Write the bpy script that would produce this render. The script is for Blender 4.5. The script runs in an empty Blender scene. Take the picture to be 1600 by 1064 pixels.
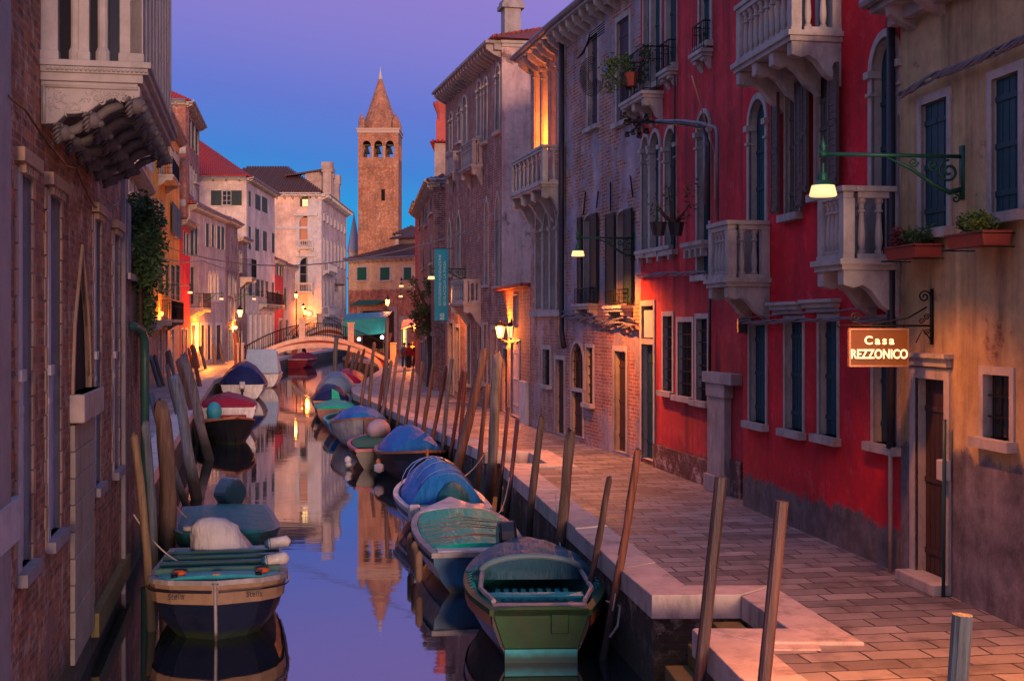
import bpy, math, random
from mathutils import Vector, Matrix
R=math.radians; rnd=random.Random(7)
sc=bpy.context.scene
# ------------------------------------------------------------ camera
FPX=2000.0; Y0=505.0; CAMZ=4.2          # focal length in photo pixels, horizon row, eye height above the water
cd=bpy.data.cameras.new('camera'); cam=bpy.data.objects.new('camera',cd); sc.collection.objects.link(cam)
cam.location=(0,0,CAMZ); cam.rotation_euler=(R(90),0,0)
cd.sensor_width=36; cd.lens=45; cd.shift_y=-(532-Y0)/1600; cd.clip_end=6000; cd.clip_start=.05
sc.camera=cam
# ------------------------------------------------------------ world: blue hour
w=bpy.data.worlds.new('World'); sc.world=w; w.use_nodes=True
nt=w.node_tree; N=nt.nodes; L=nt.links; N.clear()
out=N.new('ShaderNodeOutputWorld'); bg=N.new('ShaderNodeBackground'); L.new(bg.outputs[0],out.inputs[0])
tc=N.new('ShaderNodeTexCoord'); sp=N.new('ShaderNodeSeparateXYZ'); L.new(tc.outputs['Generated'],sp.inputs[0])
def mth(op,a,b=None,c=None):
    n=N.new('ShaderNodeMath'); n.operation=op
    for i,v in enumerate((a,b,c)):
        if v is None: continue
        if isinstance(v,(int,float)): n.inputs[i].default_value=v
        else: L.new(v,n.inputs[i])
    return n.outputs[0]
def wramp(src,stops):
    r=N.new('ShaderNodeValToRGB'); e=r.color_ramp.elements
    while len(e)<len(stops): e.new(.5)
    for k,(p,c) in zip(e,stops): k.position=p; k.color=(*c,1)
    L.new(src,r.inputs[0]); return r.outputs[0]
elev=mth('ADD',sp.outputs[2],mth('MULTIPLY',sp.outputs[0],.12))
front=wramp(elev,[(0,(.004,.42,.80)),(.06,(.004,.36,.75)),(.105,(.05,.222,.665)),(.15,(.12,.183,.635)),(.206,(.228,.198,.62)),(.26,(.30,.205,.61)),(.5,(.31,.32,.70)),(1,(.28,.37,.80))])
back=wramp(sp.outputs[2],[(0,(.80,.42,.40)),(.08,(.58,.37,.46)),(.2,(.44,.38,.64)),(.6,(.34,.38,.78)),(1,(.28,.37,.80))])
mx=N.new('ShaderNodeMixRGB'); L.new(front,mx.inputs[1]); L.new(back,mx.inputs[2])
side=N.new('ShaderNodeMapRange'); side.inputs[1].default_value=.25; side.inputs[2].default_value=-.7; L.new(sp.outputs[1],side.inputs[0]); L.new(side.outputs[0],mx.inputs[0])
sky=N.new('ShaderNodeTexSky'); sky.sky_type='NISHITA'; sky.sun_disc=False; sky.sun_elevation=R(3); sky.sun_rotation=R(168)
sm=N.new('ShaderNodeMixRGB'); sm.blend_type='ADD'; sm.inputs[0].default_value=.003; L.new(mx.outputs[0],sm.inputs[1]); L.new(sky.outputs[0],sm.inputs[2])
L.new(sm.outputs[0],bg.inputs[0]); bg.inputs[1].default_value=1.0
# last glow of the sunset, low behind the viewer
sd=bpy.data.lights.new('sun','SUN'); sd.energy=3.0; sd.angle=R(8); sd.color=(1,.56,.38)
so=bpy.data.objects.new('sun',sd); sc.collection.objects.link(so); so.rotation_euler=(R(85.5),0,R(12))
sc.view_settings.view_transform='Standard'; sc.view_settings.look='None'; sc.view_settings.exposure=0; sc.view_settings.gamma=1
sc.cycles.max_bounces=6; sc.cycles.use_denoising=True
try: sc.cycles.sample_clamp_indirect=3
except Exception: pass
# ------------------------------------------------------------ materials
MC={}
class NT:
    def __init__(s,name):
        s.m=bpy.data.materials.new(name); s.m.use_nodes=True; s.t=s.m.node_tree; s.N=s.t.nodes; s.L=s.t.links
        s.b=s.N['Principled BSDF']; s.c=s.N.new('ShaderNodeTexCoord')
    def link(s,v,i):
        if isinstance(v,(int,float)): i.default_value=v
        elif isinstance(v,(tuple,list)): i.default_value=(*v,1) if len(v)==3 and len(i.default_value)==4 else v
        else: s.L.new(v,i)
    def noise(s,scale,vec=None,detail=5,rough=.6,st=None):
        n=s.N.new('ShaderNodeTexNoise'); n.inputs['Scale'].default_value=scale; n.inputs['Detail'].default_value=detail; n.inputs['Roughness'].default_value=rough
        v=vec or s.c.outputs['Object']
        if st:
            m=s.N.new('ShaderNodeMapping'); m.inputs['Scale'].default_value=st; s.L.new(v,m.inputs[0]); v=m.outputs[0]
        s.L.new(v,n.inputs['Vector']); return n.outputs['Fac']
    def ramp(s,v,stops,interp='LINEAR'):
        r=s.N.new('ShaderNodeValToRGB'); e=r.color_ramp.elements; r.color_ramp.interpolation=interp
        while len(e)<len(stops): e.new(.5)
        for k,(p,c) in zip(e,stops): k.position=p; k.color=(c,c,c,1) if isinstance(c,(int,float)) else (*c,1)
        s.L.new(v,r.inputs[0]); return r.outputs[0]
    def mix(s,f,a,b,mode='MIX'):
        n=s.N.new('ShaderNodeMixRGB'); n.blend_type=mode; s.link(f,n.inputs[0]); s.link(a,n.inputs[1]); s.link(b,n.inputs[2]); return n.outputs[0]
    def math(s,op,a,b=0,c=None):
        n=s.N.new('ShaderNodeMath'); n.operation=op; s.link(a,n.inputs[0]); s.link(b,n.inputs[1])
        if c is not None: s.link(c,n.inputs[2])
        return n.outputs[0]
    def sep(s,v=None):
        n=s.N.new('ShaderNodeSeparateXYZ'); s.L.new(v or s.c.outputs['Object'],n.inputs[0]); return n.outputs
    def bump(s,h,strength=.5,dist=.02):
        n=s.N.new('ShaderNodeBump'); n.inputs['Strength'].default_value=strength; n.inputs['Distance'].default_value=dist; s.L.new(h,n.inputs['Height']); s.L.new(n.outputs[0],s.b.inputs['Normal'])
    def fin(s,col,rough=.8,**k):
        s.link(col,s.b.inputs['Base Color']); s.link(rough,s.b.inputs['Roughness'])
        for a,v in k.items(): s.link(v,s.b.inputs[a.replace('_',' ')])
        return s.m
    def brick(s,c1,c2,mo,bw,rh,ms=.008,off=.5,vec=None,bias=0):
        n=s.N.new('ShaderNodeTexBrick'); n.inputs['Scale'].default_value=1; s.link(c1,n.inputs['Color1']); s.link(c2,n.inputs['Color2']); s.link(mo,n.inputs['Mortar'])
        n.inputs['Brick Width'].default_value=bw; n.inputs['Row Height'].default_value=rh; n.inputs['Mortar Size'].default_value=ms; n.inputs['Mortar Smooth'].default_value=.2; n.inputs['Bias'].default_value=bias; n.offset=off
        s.L.new(vec or s.c.outputs['UV'],n.inputs['Vector']); return n.outputs
    def warp(s,amt=.02,scale=3):
        nn=s.N.new('ShaderNodeTexNoise'); nn.inputs['Scale'].default_value=scale; s.L.new(s.c.outputs['Object'],nn.inputs['Vector'])
        m=s.N.new('ShaderNodeVectorMath'); m.operation='MULTIPLY_ADD'; m.inputs[1].default_value=(amt,amt,amt); s.L.new(nn.outputs['Color'],m.inputs[0]); s.L.new(s.c.outputs['UV'],m.inputs[2]); return m.outputs[0]
def sc3(c,k): return tuple(x*k for x in c)
def simple(name,col,rough=.6,metal=0,var=.25,scale=8,bump=.15,emit=None,es=0,coat=0,grime=0,spec=.25):
    if name in MC: return MC[name]
    s=NT(name); n=s.noise(scale); c=s.mix(n,sc3(col,1-var),sc3(col,1+var))
    if grime:
        g=s.ramp(s.noise(2.2,st=(3,3,.6)),[(.42,0),(.7,grime)]); c=s.mix(g,c,(.05,.045,.04))
    s.fin(c,rough,Metallic=metal,Coat_Weight=coat,Specular_IOR_Level=spec)
    if bump: s.bump(s.noise(scale*4),bump,.01)
    if emit: s.link(emit,s.b.inputs['Emission Color']); s.b.inputs['Emission Strength'].default_value=es
    MC[name]=s.m; return s.m
def wall_mat(name,brick=((.30,.10,.055),(.20,.065,.04)),mortar=(.26,.19,.15),plaster=None,cover=0.0,pl2=None,low=None,grime=.5,soft=.03,bs=1.0,pscale=.55):
    """old brickwork; plaster left on it over the share `cover`; low=(z,colour): another render below z (local)"""
    if name in MC: return MC[name]
    s=NT(name); v=s.warp(.035,3)
    bo=s.brick(brick[0],brick[1],sc3(mortar,1.05),.26*bs,.074*bs,.012*bs,vec=v)
    var=s.noise(1.7,detail=8,rough=.7); fine=s.noise(23,detail=3)
    c=s.mix(s.ramp(var,[(.3,.0),(.75,.75)]),bo[0],s.mix(1,bo[0],(.55,.42,.38),'MULTIPLY'))
    c=s.mix(s.ramp(s.noise(2.9,detail=9,rough=.8),[(.50,0),(.62,.8)]),c,(.52,.42,.37))       # pale salts
    c=s.mix(.35,c,s.mix(fine,(0,0,0),(1,1,1)),'OVERLAY')
    h=s.math('MULTIPLY',s.math('SUBTRACT',1.0,bo[1]),.6)
    if plaster and cover>0:
        p2=pl2 or sc3(plaster,.6)
        pc=s.mix(s.ramp(s.noise(1.1,detail=9,rough=.7),[(.3,0),(.7,1)]),plaster,p2)
        pc=s.mix(s.ramp(s.noise(6,detail=6),[(.45,0),(.75,.45)]),pc,sc3(plaster,.45))
        th=.63-.26*cover
        mk=s.noise(pscale,detail=11,rough=.72)
        mk=s.ramp(mk,[(max(0,th-soft),0),(min(1,th+soft),1)]) if cover<1 else None
        if mk is not None:
            c=s.mix(mk,c,pc); h=s.mix(mk,h,s.math('ADD',1.0,s.math('MULTIPLY',fine,.25)))
        else:
            bl=s.ramp(s.noise(1.9,detail=10,rough=.78),[(.54,0),(.68,.42)]); pale=tuple(min(.9,x*.8+.16) for x in plaster); dk=s.ramp(s.noise(7,detail=9,rough=.8),[(.56,0),(.66,.5)])
            c=s.mix(dk,s.mix(bl,pc,pale),sc3(plaster,.35)); h=s.math('ADD',s.math('MULTIPLY',fine,.25),s.math('MULTIPLY',dk,-.8))
    if low:
        z=s.sep()[2]; zz=s.math('ADD',z,s.math('MULTIPLY',s.math('SUBTRACT',s.noise(2.2,detail=9,rough=.75),.5),.75))
        k=s.ramp(s.math('DIVIDE',zz,10.0),[(low[0]/10-.003,1),(low[0]/10+.005,0)])
        lc=s.mix(s.ramp(s.noise(2.4,detail=8,rough=.7),[(.35,0),(.65,1)]),sc3(low[1],.5),sc3(low[1],1.6))
        c=s.mix(k,c,lc); h=s.mix(k,h,s.math('ADD',.9,s.math('MULTIPLY',fine,.3)))
    c=s.mix(1,c,s.ramp(s.noise(.45,detail=7,rough=.7),[(.34,(.62,.58,.60)),(.62,(1.15,1.12,1.1))]),'MULTIPLY')
    # rain streaks and soot
    st=s.ramp(s.noise(1.0,detail=7,rough=.65,st=(2.6,2.6,.22)),[(.46,0),(.68,grime)])
    c=s.mix(st,c,s.mix(1,c,(.30,.27,.26),'MULTIPLY'))
    # damp foot of the wall near the water
    z=s.sep()[2]; wet=s.ramp(s.math('DIVIDE',s.math('ADD',z,s.math('MULTIPLY',s.noise(2,detail=6),.9)),10.0),[(.085,1),(.135,0)])
    c=s.mix(s.math('MULTIPLY',wet,.85),c,(.020,.026,.014))
    s.fin(c,.88); s.bump(s.math('ADD',h,s.math('MULTIPLY',fine,.3)),.7,.015)
    MC[name]=s.m; return s.m
def roof_mat(name,c1,c2,axis=0,step=.24):
    if name in MC: return MC[name]
    s=NT(name); o=s.sep(s.c.outputs['UV']); a=s.math('FRACT',s.math('DIVIDE',o[axis],step)); rd=s.math('SINE',s.math('MULTIPLY',a,math.pi))
    b=s.math('FRACT',s.math('DIVIDE',o[1-axis],.38)); 
    v=s.ramp(s.noise(3.5,detail=8,rough=.8),[(.3,0),(.7,1)])
    c=s.mix(v,c1,c2); c=s.mix(s.ramp(rd,[(.0,.8),(.5,0)]),c,sc3(c1,.25)); c=s.mix(s.ramp(b,[(.0,.5),(.12,0)]),c,sc3(c1,.3))
    s.fin(c,.85); s.bump(s.math('ADD',rd,s.math('MULTIPLY',b,.3)),.9,.05); MC[name]=s.m; return s.m
def stone(name='istrian_stone',col=(.42,.38,.34),grime=.75):
    if name in MC: return MC[name]
    s=NT(name); n=s.noise(3,detail=8,rough=.7); c=s.mix(s.ramp(n,[(.3,0),(.7,1)]),sc3(col,.72),sc3(col,1.12))
    g=s.ramp(s.noise(1.3,detail=9,rough=.75,st=(1.6,1.6,.5)),[(.50,0),(.74,grime)]); c=s.mix(g,c,(.055,.05,.045))
    s.fin(c,.75); s.bump(s.noise(30,detail=6),.35,.01); MC[name]=s.m; return s.m
ST=stone(); STD=stone('weathered_stone',(.36,.31,.29),.85); STL=stone('pale_stone',(.60,.54,.50),.35)
STDK=stone('dark_carved_stone',(.10,.09,.095),.7)
GRN=simple('green_shutter_paint',(.013,.035,.035),.5,var=.35,grime=.4); GRT=simple('teal_shutter_paint',(.012,.05,.065),.5,var=.3); BRNS=simple('brown_shutter_paint',(.10,.075,.065),.6,var=.3,grime=.4)
GLS=simple('dark_window_glass',(.012,.014,.02),.08,bump=.04,scale=1.5,spec=.5); IRON=simple('black_wrought_iron',(.018,.018,.02),.5,metal=.6)
GIRON=simple('green_cast_iron',(.012,.08,.055),.45,metal=.3); WOODW=simple('pale_sash_paint',(.45,.42,.40),.6); DARK=simple('dark_interior',(.01,.009,.009),.95,bump=0)
DOORW=simple('old_brown_door',(.055,.03,.025),.55,var=.4); PIPE=simple('zinc_pipe',(.22,.23,.26),.45,metal=.3,grime=.5); PIPED=simple('dark_downpipe',(.035,.035,.045),.4,metal=.3); PIPEG=simple('green_downpipe',(.02,.07,.07),.4)
CABLE=simple('grey_cable',(.16,.15,.17),.6); TERRA=simple('terracotta',(.32,.07,.045),.8,var=.2)
# ------------------------------------------------------------ mesh builder
class MB:
    def __init__(s): s.v=[]; s.f=[]
    def add(s,vs,fs):
        o=len(s.v); s.v+=[tuple(p) for p in vs]; s.f+=[tuple(i+o for i in f) for f in fs]; return s
    def box(s,x0,x1,y0,y1,z0,z1):
        return s.add([(x0,y0,z0),(x1,y0,z0),(x1,y1,z0),(x0,y1,z0),(x0,y0,z1),(x1,y0,z1),(x1,y1,z1),(x0,y1,z1)],[(0,3,2,1),(4,5,6,7),(0,1,5,4),(1,2,6,5),(2,3,7,6),(3,0,4,7)])
    def poly(s,pts): return s.add(pts,[tuple(range(len(pts)))])
    def tube(s,pts,r,n=8,cap=True):
        P=[Vector(p) for p in pts]; k=len(P); rs=r if isinstance(r,(list,tuple)) else [r]*k
        vs=[]; up=None
        for i,p in enumerate(P):
            t=(P[min(i+1,k-1)]-P[max(i-1,0)])
            if t.length<1e-9: t=Vector((0,0,1))
            t.normalize()
            if up is None: up=Vector((0,0,1)) if abs(t.z)<.9 else Vector((1,0,0))
            a=t.cross(up); 
            if a.length<1e-6: a=t.orthogonal()
            a.normalize(); b=a.cross(t); b.normalize(); up=b
            for j in range(n):
                th=2*math.pi*j/n; vs.append(p+(a*math.cos(th)+b*math.sin(th))*rs[i])
        fs=[(i*n+j,(i+1)*n+j,(i+1)*n+(j+1)%n,i*n+(j+1)%n) for i in range(k-1) for j in range(n)]
        if cap: fs+=[tuple(range(n)),tuple(reversed(range((k-1)*n,k*n)))]
        return s.add(vs,fs)
    def lathe(s,prof,c=(0,0,0),n=12):
        vs=[(c[0]+r*math.cos(2*math.pi*j/n),c[1]+r*math.sin(2*math.pi*j/n),c[2]+z) for r,z in prof for j in range(n)]; k=len(prof)
        fs=[(i*n+j,i*n+(j+1)%n,(i+1)*n+(j+1)%n,(i+1)*n+j) for i in range(k-1) for j in range(n)]
        fs+=[tuple(reversed(range(n))),tuple(range((k-1)*n,k*n))]
        return s.add(vs,fs)
    def prism(s,poly,fn,d0,d1):
        n=len(poly); vs=[fn(a,b,d0) for a,b in poly]+[fn(a,b,d1) for a,b in poly]
        return s.add(vs,[tuple(range(n)),tuple(reversed(range(n,2*n)))]+[(i,i+n,(i+1)%n+n,(i+1)%n) for i in range(n)])
    def ring(s,inner,outer,fn,d0,d1):
        n=len(inner); vs=[fn(a,b,d) for d in (d0,d1) for P in (inner,outer) for a,b in P]
        fs=[]
        for i in range(n-1):
            I0,O0,I1,O1=i,n+i,2*n+i,3*n+i
            fs+=[(I0,O0,O0+1,I0+1),(I1,I1+1,O1+1,O1),(I0,I0+1,I1+1,I1),(O0,O1,O1+1,O0+1)]
        fs+=[(0,2*n,3*n,n),(n-1,2*n-1,4*n-1,3*n-1)]
        return s.add(vs,fs)
    def ball(s,c,rx,ry=None,rz=None,n=10,m=7):
        ry=ry or rx; rz=rz or rx; vs=[];fs=[]
        for i in range(m+1):
            th=math.pi*i/m
            for j in range(n):
                ph=2*math.pi*j/n; vs.append((c[0]+rx*math.sin(th)*math.cos(ph),c[1]+ry*math.sin(th)*math.sin(ph),c[2]+rz*math.cos(th)))
        for i in range(m):
            for j in range(n): fs.append((i*n+j,(i+1)*n+j,(i+1)*n+(j+1)%n,i*n+(j+1)%n))
        return s.add(vs,fs)
col=sc.collection
def tag(o,label=None,cat=None,group=None,kind=None,category=None):
    for k,v in (('label',label),('category',cat or category),('group',group),('kind',kind)):
        if v: o[k]=v
    return o
def obj(name,mb,mat,parent=None,smooth=False,bev=0,uv=True,**t):
    me=bpy.data.meshes.new(name); me.from_pydata(mb.v,[],mb.f); me.update()
    if uv:
        ul=me.uv_layers.new(name='UVMap'); d=ul.data; V=me.vertices
        for p in me.polygons:
            n=p.normal; ax=max(range(3),key=lambda i:abs(n[i]))
            for li in p.loop_indices:
                co=V[me.loops[li].vertex_index].co
                d[li].uv=(co.x,co.z) if ax==1 else ((co.y,co.z) if ax==0 else (co.x,co.y))
    if smooth: me.polygons.foreach_set('use_smooth',[True]*len(me.polygons))
    me.materials.append(mat); o=bpy.data.objects.new(name,me); col.objects.link(o)
    if parent: o.parent=parent
    if bev:
        b=o.modifiers.new('bevel','BEVEL'); b.width=bev; b.segments=2; b.limit_method='ANGLE'
    tag(o,**t); return o
def empty(name,loc,rz=0,**t):
    o=bpy.data.objects.new(name,None); col.objects.link(o); o.location=loc; o.rotation_euler=(0,0,rz); o.empty_display_size=.2; tag(o,**t); return o
def clone(o,parent=None):
    c=o.copy(); col.objects.link(c)
    if parent: c.parent=parent
    for ch in o.children: clone(ch,c)
    return c
def XYZ(px,py,D): return Vector(((px-800)*D/FPX, D, CAMZ-(py-Y0)*D/FPX))
def GR(px,py,z=0): 
    D=FPX*(CAMZ-z)/(py-Y0); return XYZ(px,py,D)
# ------------------------------------------------------------ facades and buildings
def curve(s0,s1,z1,shape,n=10):
    wd=s1-s0; c=(s0+s1)/2
    if shape=='flat': return [(s0,z1),(s1,z1)]
    P=[]
    for i in range(n+1):
        x=-1+2*i/n
        if shape=='arch':
            a=math.pi*(1-i/n); P.append((c+wd/2*math.cos(a),z1-wd/2+wd/2*math.sin(a)))
        elif shape=='seg':
            P.append((c+x*wd/2,z1-.18*wd+.18*wd*(1-x*x)))
        else:
            u=abs(x); f=.66*math.sqrt(max(0,1-u*u))+.34*(1-u)**2.2; P.append((c+x*wd/2,z1-1.0*wd+1.0*wd*f))
    return P
def outline(s0,s1,z0,z1,shape,w=0,wb=0):
    c=curve(s0,s1,z1,shape)
    if w==0: return [(s0,z0)]+c+[(s1,z0)]
    cx=(s0+s1)/2; hw=(s1-s0)/2
    if shape=='flat': oc=[(s0-w,z1+w),(s1+w,z1+w)]
    else:
        zs=c[0][1]; k=(hw+w)/hw; oc=[(cx+(a-cx)*k, zs+(b-zs)*(1+w/max(.05,(z1-zs)))) for a,b in c]
    return [(s0-w,z0-wb)]+oc+[(s1+w,z0-wb)]
class Bld:
    def __init__(s,name,label,A,B,z0,z1,mat,depth=8,cat='house',group=None,root=None,sidemat=None):
        """A,B: plan points of the facade, screen-left end first (outside is on the viewer's side)"""
        s.A=Vector(A[:2]); s.B=Vector(B[:2]); d=s.B-s.A; s.L=d.length; s.u=d/s.L; s.n=Vector((s.u.y,-s.u.x)); s.z0=z0; s.z1=z1; s.mat=mat; s.depth=depth
        rz=math.atan2(s.u.y,s.u.x); s.main=root is None; s.w=None
        if root is None: s.root=empty(name,(s.A.x,s.A.y,0),rz,label=label,category=cat,group=group)
        else:
            s.root=root.root; M=Matrix.Translation((s.A.x,s.A.y,0))@Matrix.Rotation(rz,4,'Z'); s.rel=root.root.matrix_basis.inverted()@M
        s.root0=s.root; s.ops=[]; s.parts=[]; s.wname='wall'
    def add(s,name,mb,mat,parent=None,**k):
        if parent is None and not s.main: mb.v=[tuple(s.rel@Vector(p)) for p in mb.v]
        elif parent is not None and not s.main: mb.v=[tuple(s.rel@Vector(p)) for p in mb.v]
        o=obj(name,mb,mat,parent or s.root,**k); return o
    def hit(s,px,py=Y0,off=0):
        P=s.A+s.n*off; dx=(px-800)/FPX   # P+u*t = D*(dx,1)
        det=s.u.x*(-1)-s.u.y*(-dx); t=(P.x*1-P.y*dx)*1/( s.u.y*dx-s.u.x) if abs(s.u.y*dx-s.u.x)>1e-9 else 0
        D=P.y+s.u.y*t; return t,CAMZ-(py-Y0)*D/FPX,D
    def world(s,t,off,z): p=s.A+s.u*t+s.n*off; return Vector((p.x,p.y,z))
    def rect(s,xl,xr,yt,yb):
        a=s.hit(xl)[0]; b=s.hit(xr)[0]; xc=(xl+xr)/2; z1=s.hit(xc,yt)[1]; z0=s.hit(xc,yb)[1]; return a,b,z0,z1
    def win(s,xl,xr,yt,yb,style='g',shape='flat',fw=.12,dep=.22,sill=True,fmat=None,smat=None,pr=.03,nx=2,nz=3,name=None,raw=None,lintel=0,column=False):
        if style=='s' and not raw and s.hit(xl)[2]>60 and fmat is None: fw=.04; xl-=.8; xr+=.8; sill=False
        dep=dep*.58 if style in 'sgbd' else dep
        s0,s1,z0,z1=raw or s.rect(xl,xr,yt,yb); s.ops.append((s0,s1,z0,z1,shape))
        fm=fmat or ST; F=lambda a,b,d:(a,d,b)
        inn=outline(s0,s1,z0,z1,shape); m=MB()
        if fw>0: m.ring(inn,outline(s0,s1,z0,z1,shape,fw),F,-pr,.02)
        k=len(inn); m.add([(a,-pr*.5,b) for a,b in inn]+[(a,dep+.06,b) for a,b in inn],[(i,i+1,i+1+k,i+k) for i in range(k-1)]+[(k-1,0,k,2*k-1)])
        if column and fw>0:      # little capitals where the arch springs
            zs=curve(s0,s1,z1,shape)[0][1]
            for a in (s0-fw-.03,s1-.03): m.box(a,a+fw+.06,-pr-.05,.1,zs-.09,zs); m.box(a+.015,a+fw+.045,-pr-.03,.08,zs-.32,zs-.28)
        if sill and style!='d': m.box(s0-fw-.05,s1+fw+.05,-.10-pr,dep,z0-.11,z0)
        if lintel: m.box(s0-fw-.06,s1+fw+.06,-.12,.0,z1+fw+.12,z1+fw+.17); m.box(s0-fw-.01,s1+fw+.01,-.07,.0,z1+fw+.02,z1+fw+.12)
        nm=name or ('door' if style=='d' else 'window')
        o=s.add(nm,m,fm)
        def pane(mat,y,n='pane',**k):
            p=MB().poly([(a,y,b) for a,b in outline(s0,s1,z0,z1,shape,.001)]); return s.add(n,p,mat,o,**k)
        if style in 'golbk':
            pane({'l':LIT}.get(style,DARK if style=='k' else GLS),dep)
            if style in 'glo':
                b=MB(); t=.025; y0,y1=dep-.05,dep-.01
                b.ring(outline(s0+.05,s1-.05,z0+.05,z1-.05,shape),outline(s0+.001,s1-.001,z0,z1-.001,shape),F,y0,y1); b.box(s0+.04,s1-.04,y0,y1,z0,z0+.06)
                for i in range(1,nx): x=s0+(s1-s0)*i/nx; b.box(x-t,x+t,y0,y1,z0+.05,z1-.03 if shape=='flat' else z1-.1)
                for i in range(1,nz): z=z0+(z1-z0)*i/nz; b.box(s0+.04,s1-.04,y0+.005,y1-.005,z-t*.7,z+t*.7)
                s.add('sash',b,WOODW if style!='l' else DOORW,o)
        if style=='b':
            b=MB(); y=.05; n=max(2,int((s1-s0)/.13)); q=max(2,int((z1-z0)/.22))
            for i in range(1,n): x=s0+(s1-s0)*i/n; b.tube([(x,y,z0),(x,y,z1-.02)],.011,5)
            for i in range(1,q): z=z0+(z1-z0)*i/q; b.box(s0,s1,y-.012,y+.012,z-.008,z+.008)
            s.add('grille',b,IRON,o)
        if style in 'sd':
            mat=smat or (GRN if style=='s' else DOORW); y=dep-.06; b=MB(); n=2 if (s1-s0)>.55 else 1
            c=(s0+s1)/2
            for i in range(n):
                a0=s0+(s1-s0)*i/n+.008; a1=s0+(s1-s0)*(i+1)/n-.008
                if shape=='flat': b.box(a0,a1,y,y+.05,z0+.01,z1-.01)
                else: b.prism(outline(s0+.01,s1-.01,z0+.01,z1-.01,shape),F,y,y+.05) if i==0 else None
                for zz in (.15,.5,.85): b.box(a0,a1,y-.015,y,z0+(z1-z0)*zz-.03 if zz!=.85 or shape=='flat' else z0+(z1-z0)*.7,(z0+(z1-z0)*zz+.03) if zz!=.85 or shape=='flat' else z0+(z1-z0)*.7+.06)
                st=max(2,int((a1-a0)/.11))
                for j in range(1,st): x=a0+(a1-a0)*j/st; b.box(x-.004,x+.004,y-.006,y,z0+.02,(z1-.02) if shape=='flat' else z1-.9*(s1-s0))
            s.add('shutter' if style=='s' else 'door_leaf',b,mat,o)
        if style=='o':
            ww=(s1-s0)/2
            for a0,a1 in ((s0-ww-.04,s0-.04),(s1+.04,s1+ww+.04)): s.shut(a0,a1,z0,z1,smat or GRN,o)
        return o,(s0,s1,z0,z1)
    def shut(s,a0,a1,z0,z1,mat,o,y=-.09,slats=True):
        b=MB(); b.box(a0,a1,y,y+.035,z0,z1)
        for zz in (z0+.03,(z0+z1)/2,z1-.09): b.box(a0,a1,y-.012,y,zz,zz+.06)
        for x in (a0,a1-.05): b.box(x,x+.05,y-.012,y,z0,z1)
        if slats:
            k=int((z1-z0)/.09)
            for i in range(1,k): z=z0+(z1-z0)*i/k; b.box(a0+.05,a1-.05,y-.008,y,z-.012,z+.012)
        s.add('shutter',b,mat,o)
    def niche(s,*r,**k): return s.win(*r,**k)
    def box(s,name,s0,s1,y0,y1,z0,z1,mat,parent=None,bev=0): return s.add(name,MB().box(s0,s1,y0,y1,z0,z1),mat,parent,bev=bev)
    def finish(s,body=True):
        m=MB(); xs=sorted({0,s.L,*[v for o in s.ops for v in o[:2] if 0<v<s.L]}); zs=sorted({s.z0,s.z1,*[v for o in s.ops for v in o[2:4] if s.z0<v<s.z1]})
        for i in range(len(xs)-1):
            for j in range(len(zs)-1):
                cx=(xs[i]+xs[i+1])/2; cz=(zs[j]+zs[j+1])/2
                if any(o[0]<cx<o[1] and o[2]<cz<o[3] for o in s.ops): continue
                m.poly([(xs[i],0,zs[j]),(xs[i+1],0,zs[j]),(xs[i+1],0,zs[j+1]),(xs[i],0,zs[j+1])])
        for s0,s1,z0,z1,shape in s.ops:
            if shape=='flat': continue
            c=curve(s0,s1,z1,shape)
            for (a,b),(a2,b2) in zip(c,c[1:]): 
                if z1-min(b,b2)>1e-4: m.poly([(a,0,b),(a2,0,b2),(a2,0,z1),(a,0,z1)])
        if body:
            D=s.depth; L_=s.L
            if s.main: m.poly([(0,0,s.z0),(0,0,s.z1),(0,D,s.z1),(0,D,s.z0)])
            m.poly([(L_,0,s.z0),(L_,D,s.z0),(L_,D,s.z1),(L_,0,s.z1)])
            m.poly([(0,D,s.z0),(0,D,s.z1),(L_,D,s.z1),(L_,D,s.z0)]); m.poly([(0,0,s.z1),(L_,0,s.z1),(L_,D,s.z1),(0 if s.main else .6,D,s.z1)])
        s.w=s.add(s.wname,m,s.mat); return s.w
    def cornice(s,z=None,proj=.35,h=.3,mat=None,dent=.45,gutter=True,x0=0,x1=None,dmat=None,brk=.22):
        z=z or s.z1; x1=x1 or s.L; m=MB(); m.box(x0-.05,x1+.05,-proj,0.02,z-.08,z+.02); m.box(x0,x1,-proj*.45,0.02,z-.08-h*.55,z-.08)
        k=max(1,int((x1-x0)/dent))
        for i in range(k):
            c=x0+(i+.5)*(x1-x0)/k; m.prism([(0,z-.08),(-proj*.9,z-.08),(-proj*.85,z-.08-brk*.5),(-proj*.4,z-.08-brk),(0,z-.08-brk*1.3)],lambda a,b,d:(d,a,b),c-.07,c+.07)
        o=s.add('cornice',m,mat or ST)
        if gutter: s.add('gutter',MB().tube([(x0-.1,-proj-.05,z+.06),(x1+.1,-proj-.05,z+.06)],.075,8),PIPE,o)
        return o
    def roof(s,mat,rise=1.2,over=.4,hip=True,z=None,depth=None,x0=0,x1=None):
        z=(z or s.z1)+.06; D=depth or s.depth; x1=x1 or s.L; a=x0-over; b=x1+over; y0=-over; y1=D+over; h=min((y1-y0)/2,(b-a)/2 if hip else 1e9); m=MB()
        yc=(y0+y1)/2; hx=h if hip else 0
        P=[(a,y0,z),(b,y0,z),(b,y1,z),(a,y1,z),(a+hx,yc,z+rise),(b-hx,yc,z+rise)]
        m.add(P,[(0,1,5,4),(2,3,4,5),(1,2,5),(3,0,4)]); m.poly([(a,y0,z-.01),(a,y1,z-.01),(b,y1,z-.01),(b,y0,z-.01)])
        # tile ridges standing proud along the front slope
        k=int((b-a)/.3)
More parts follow.
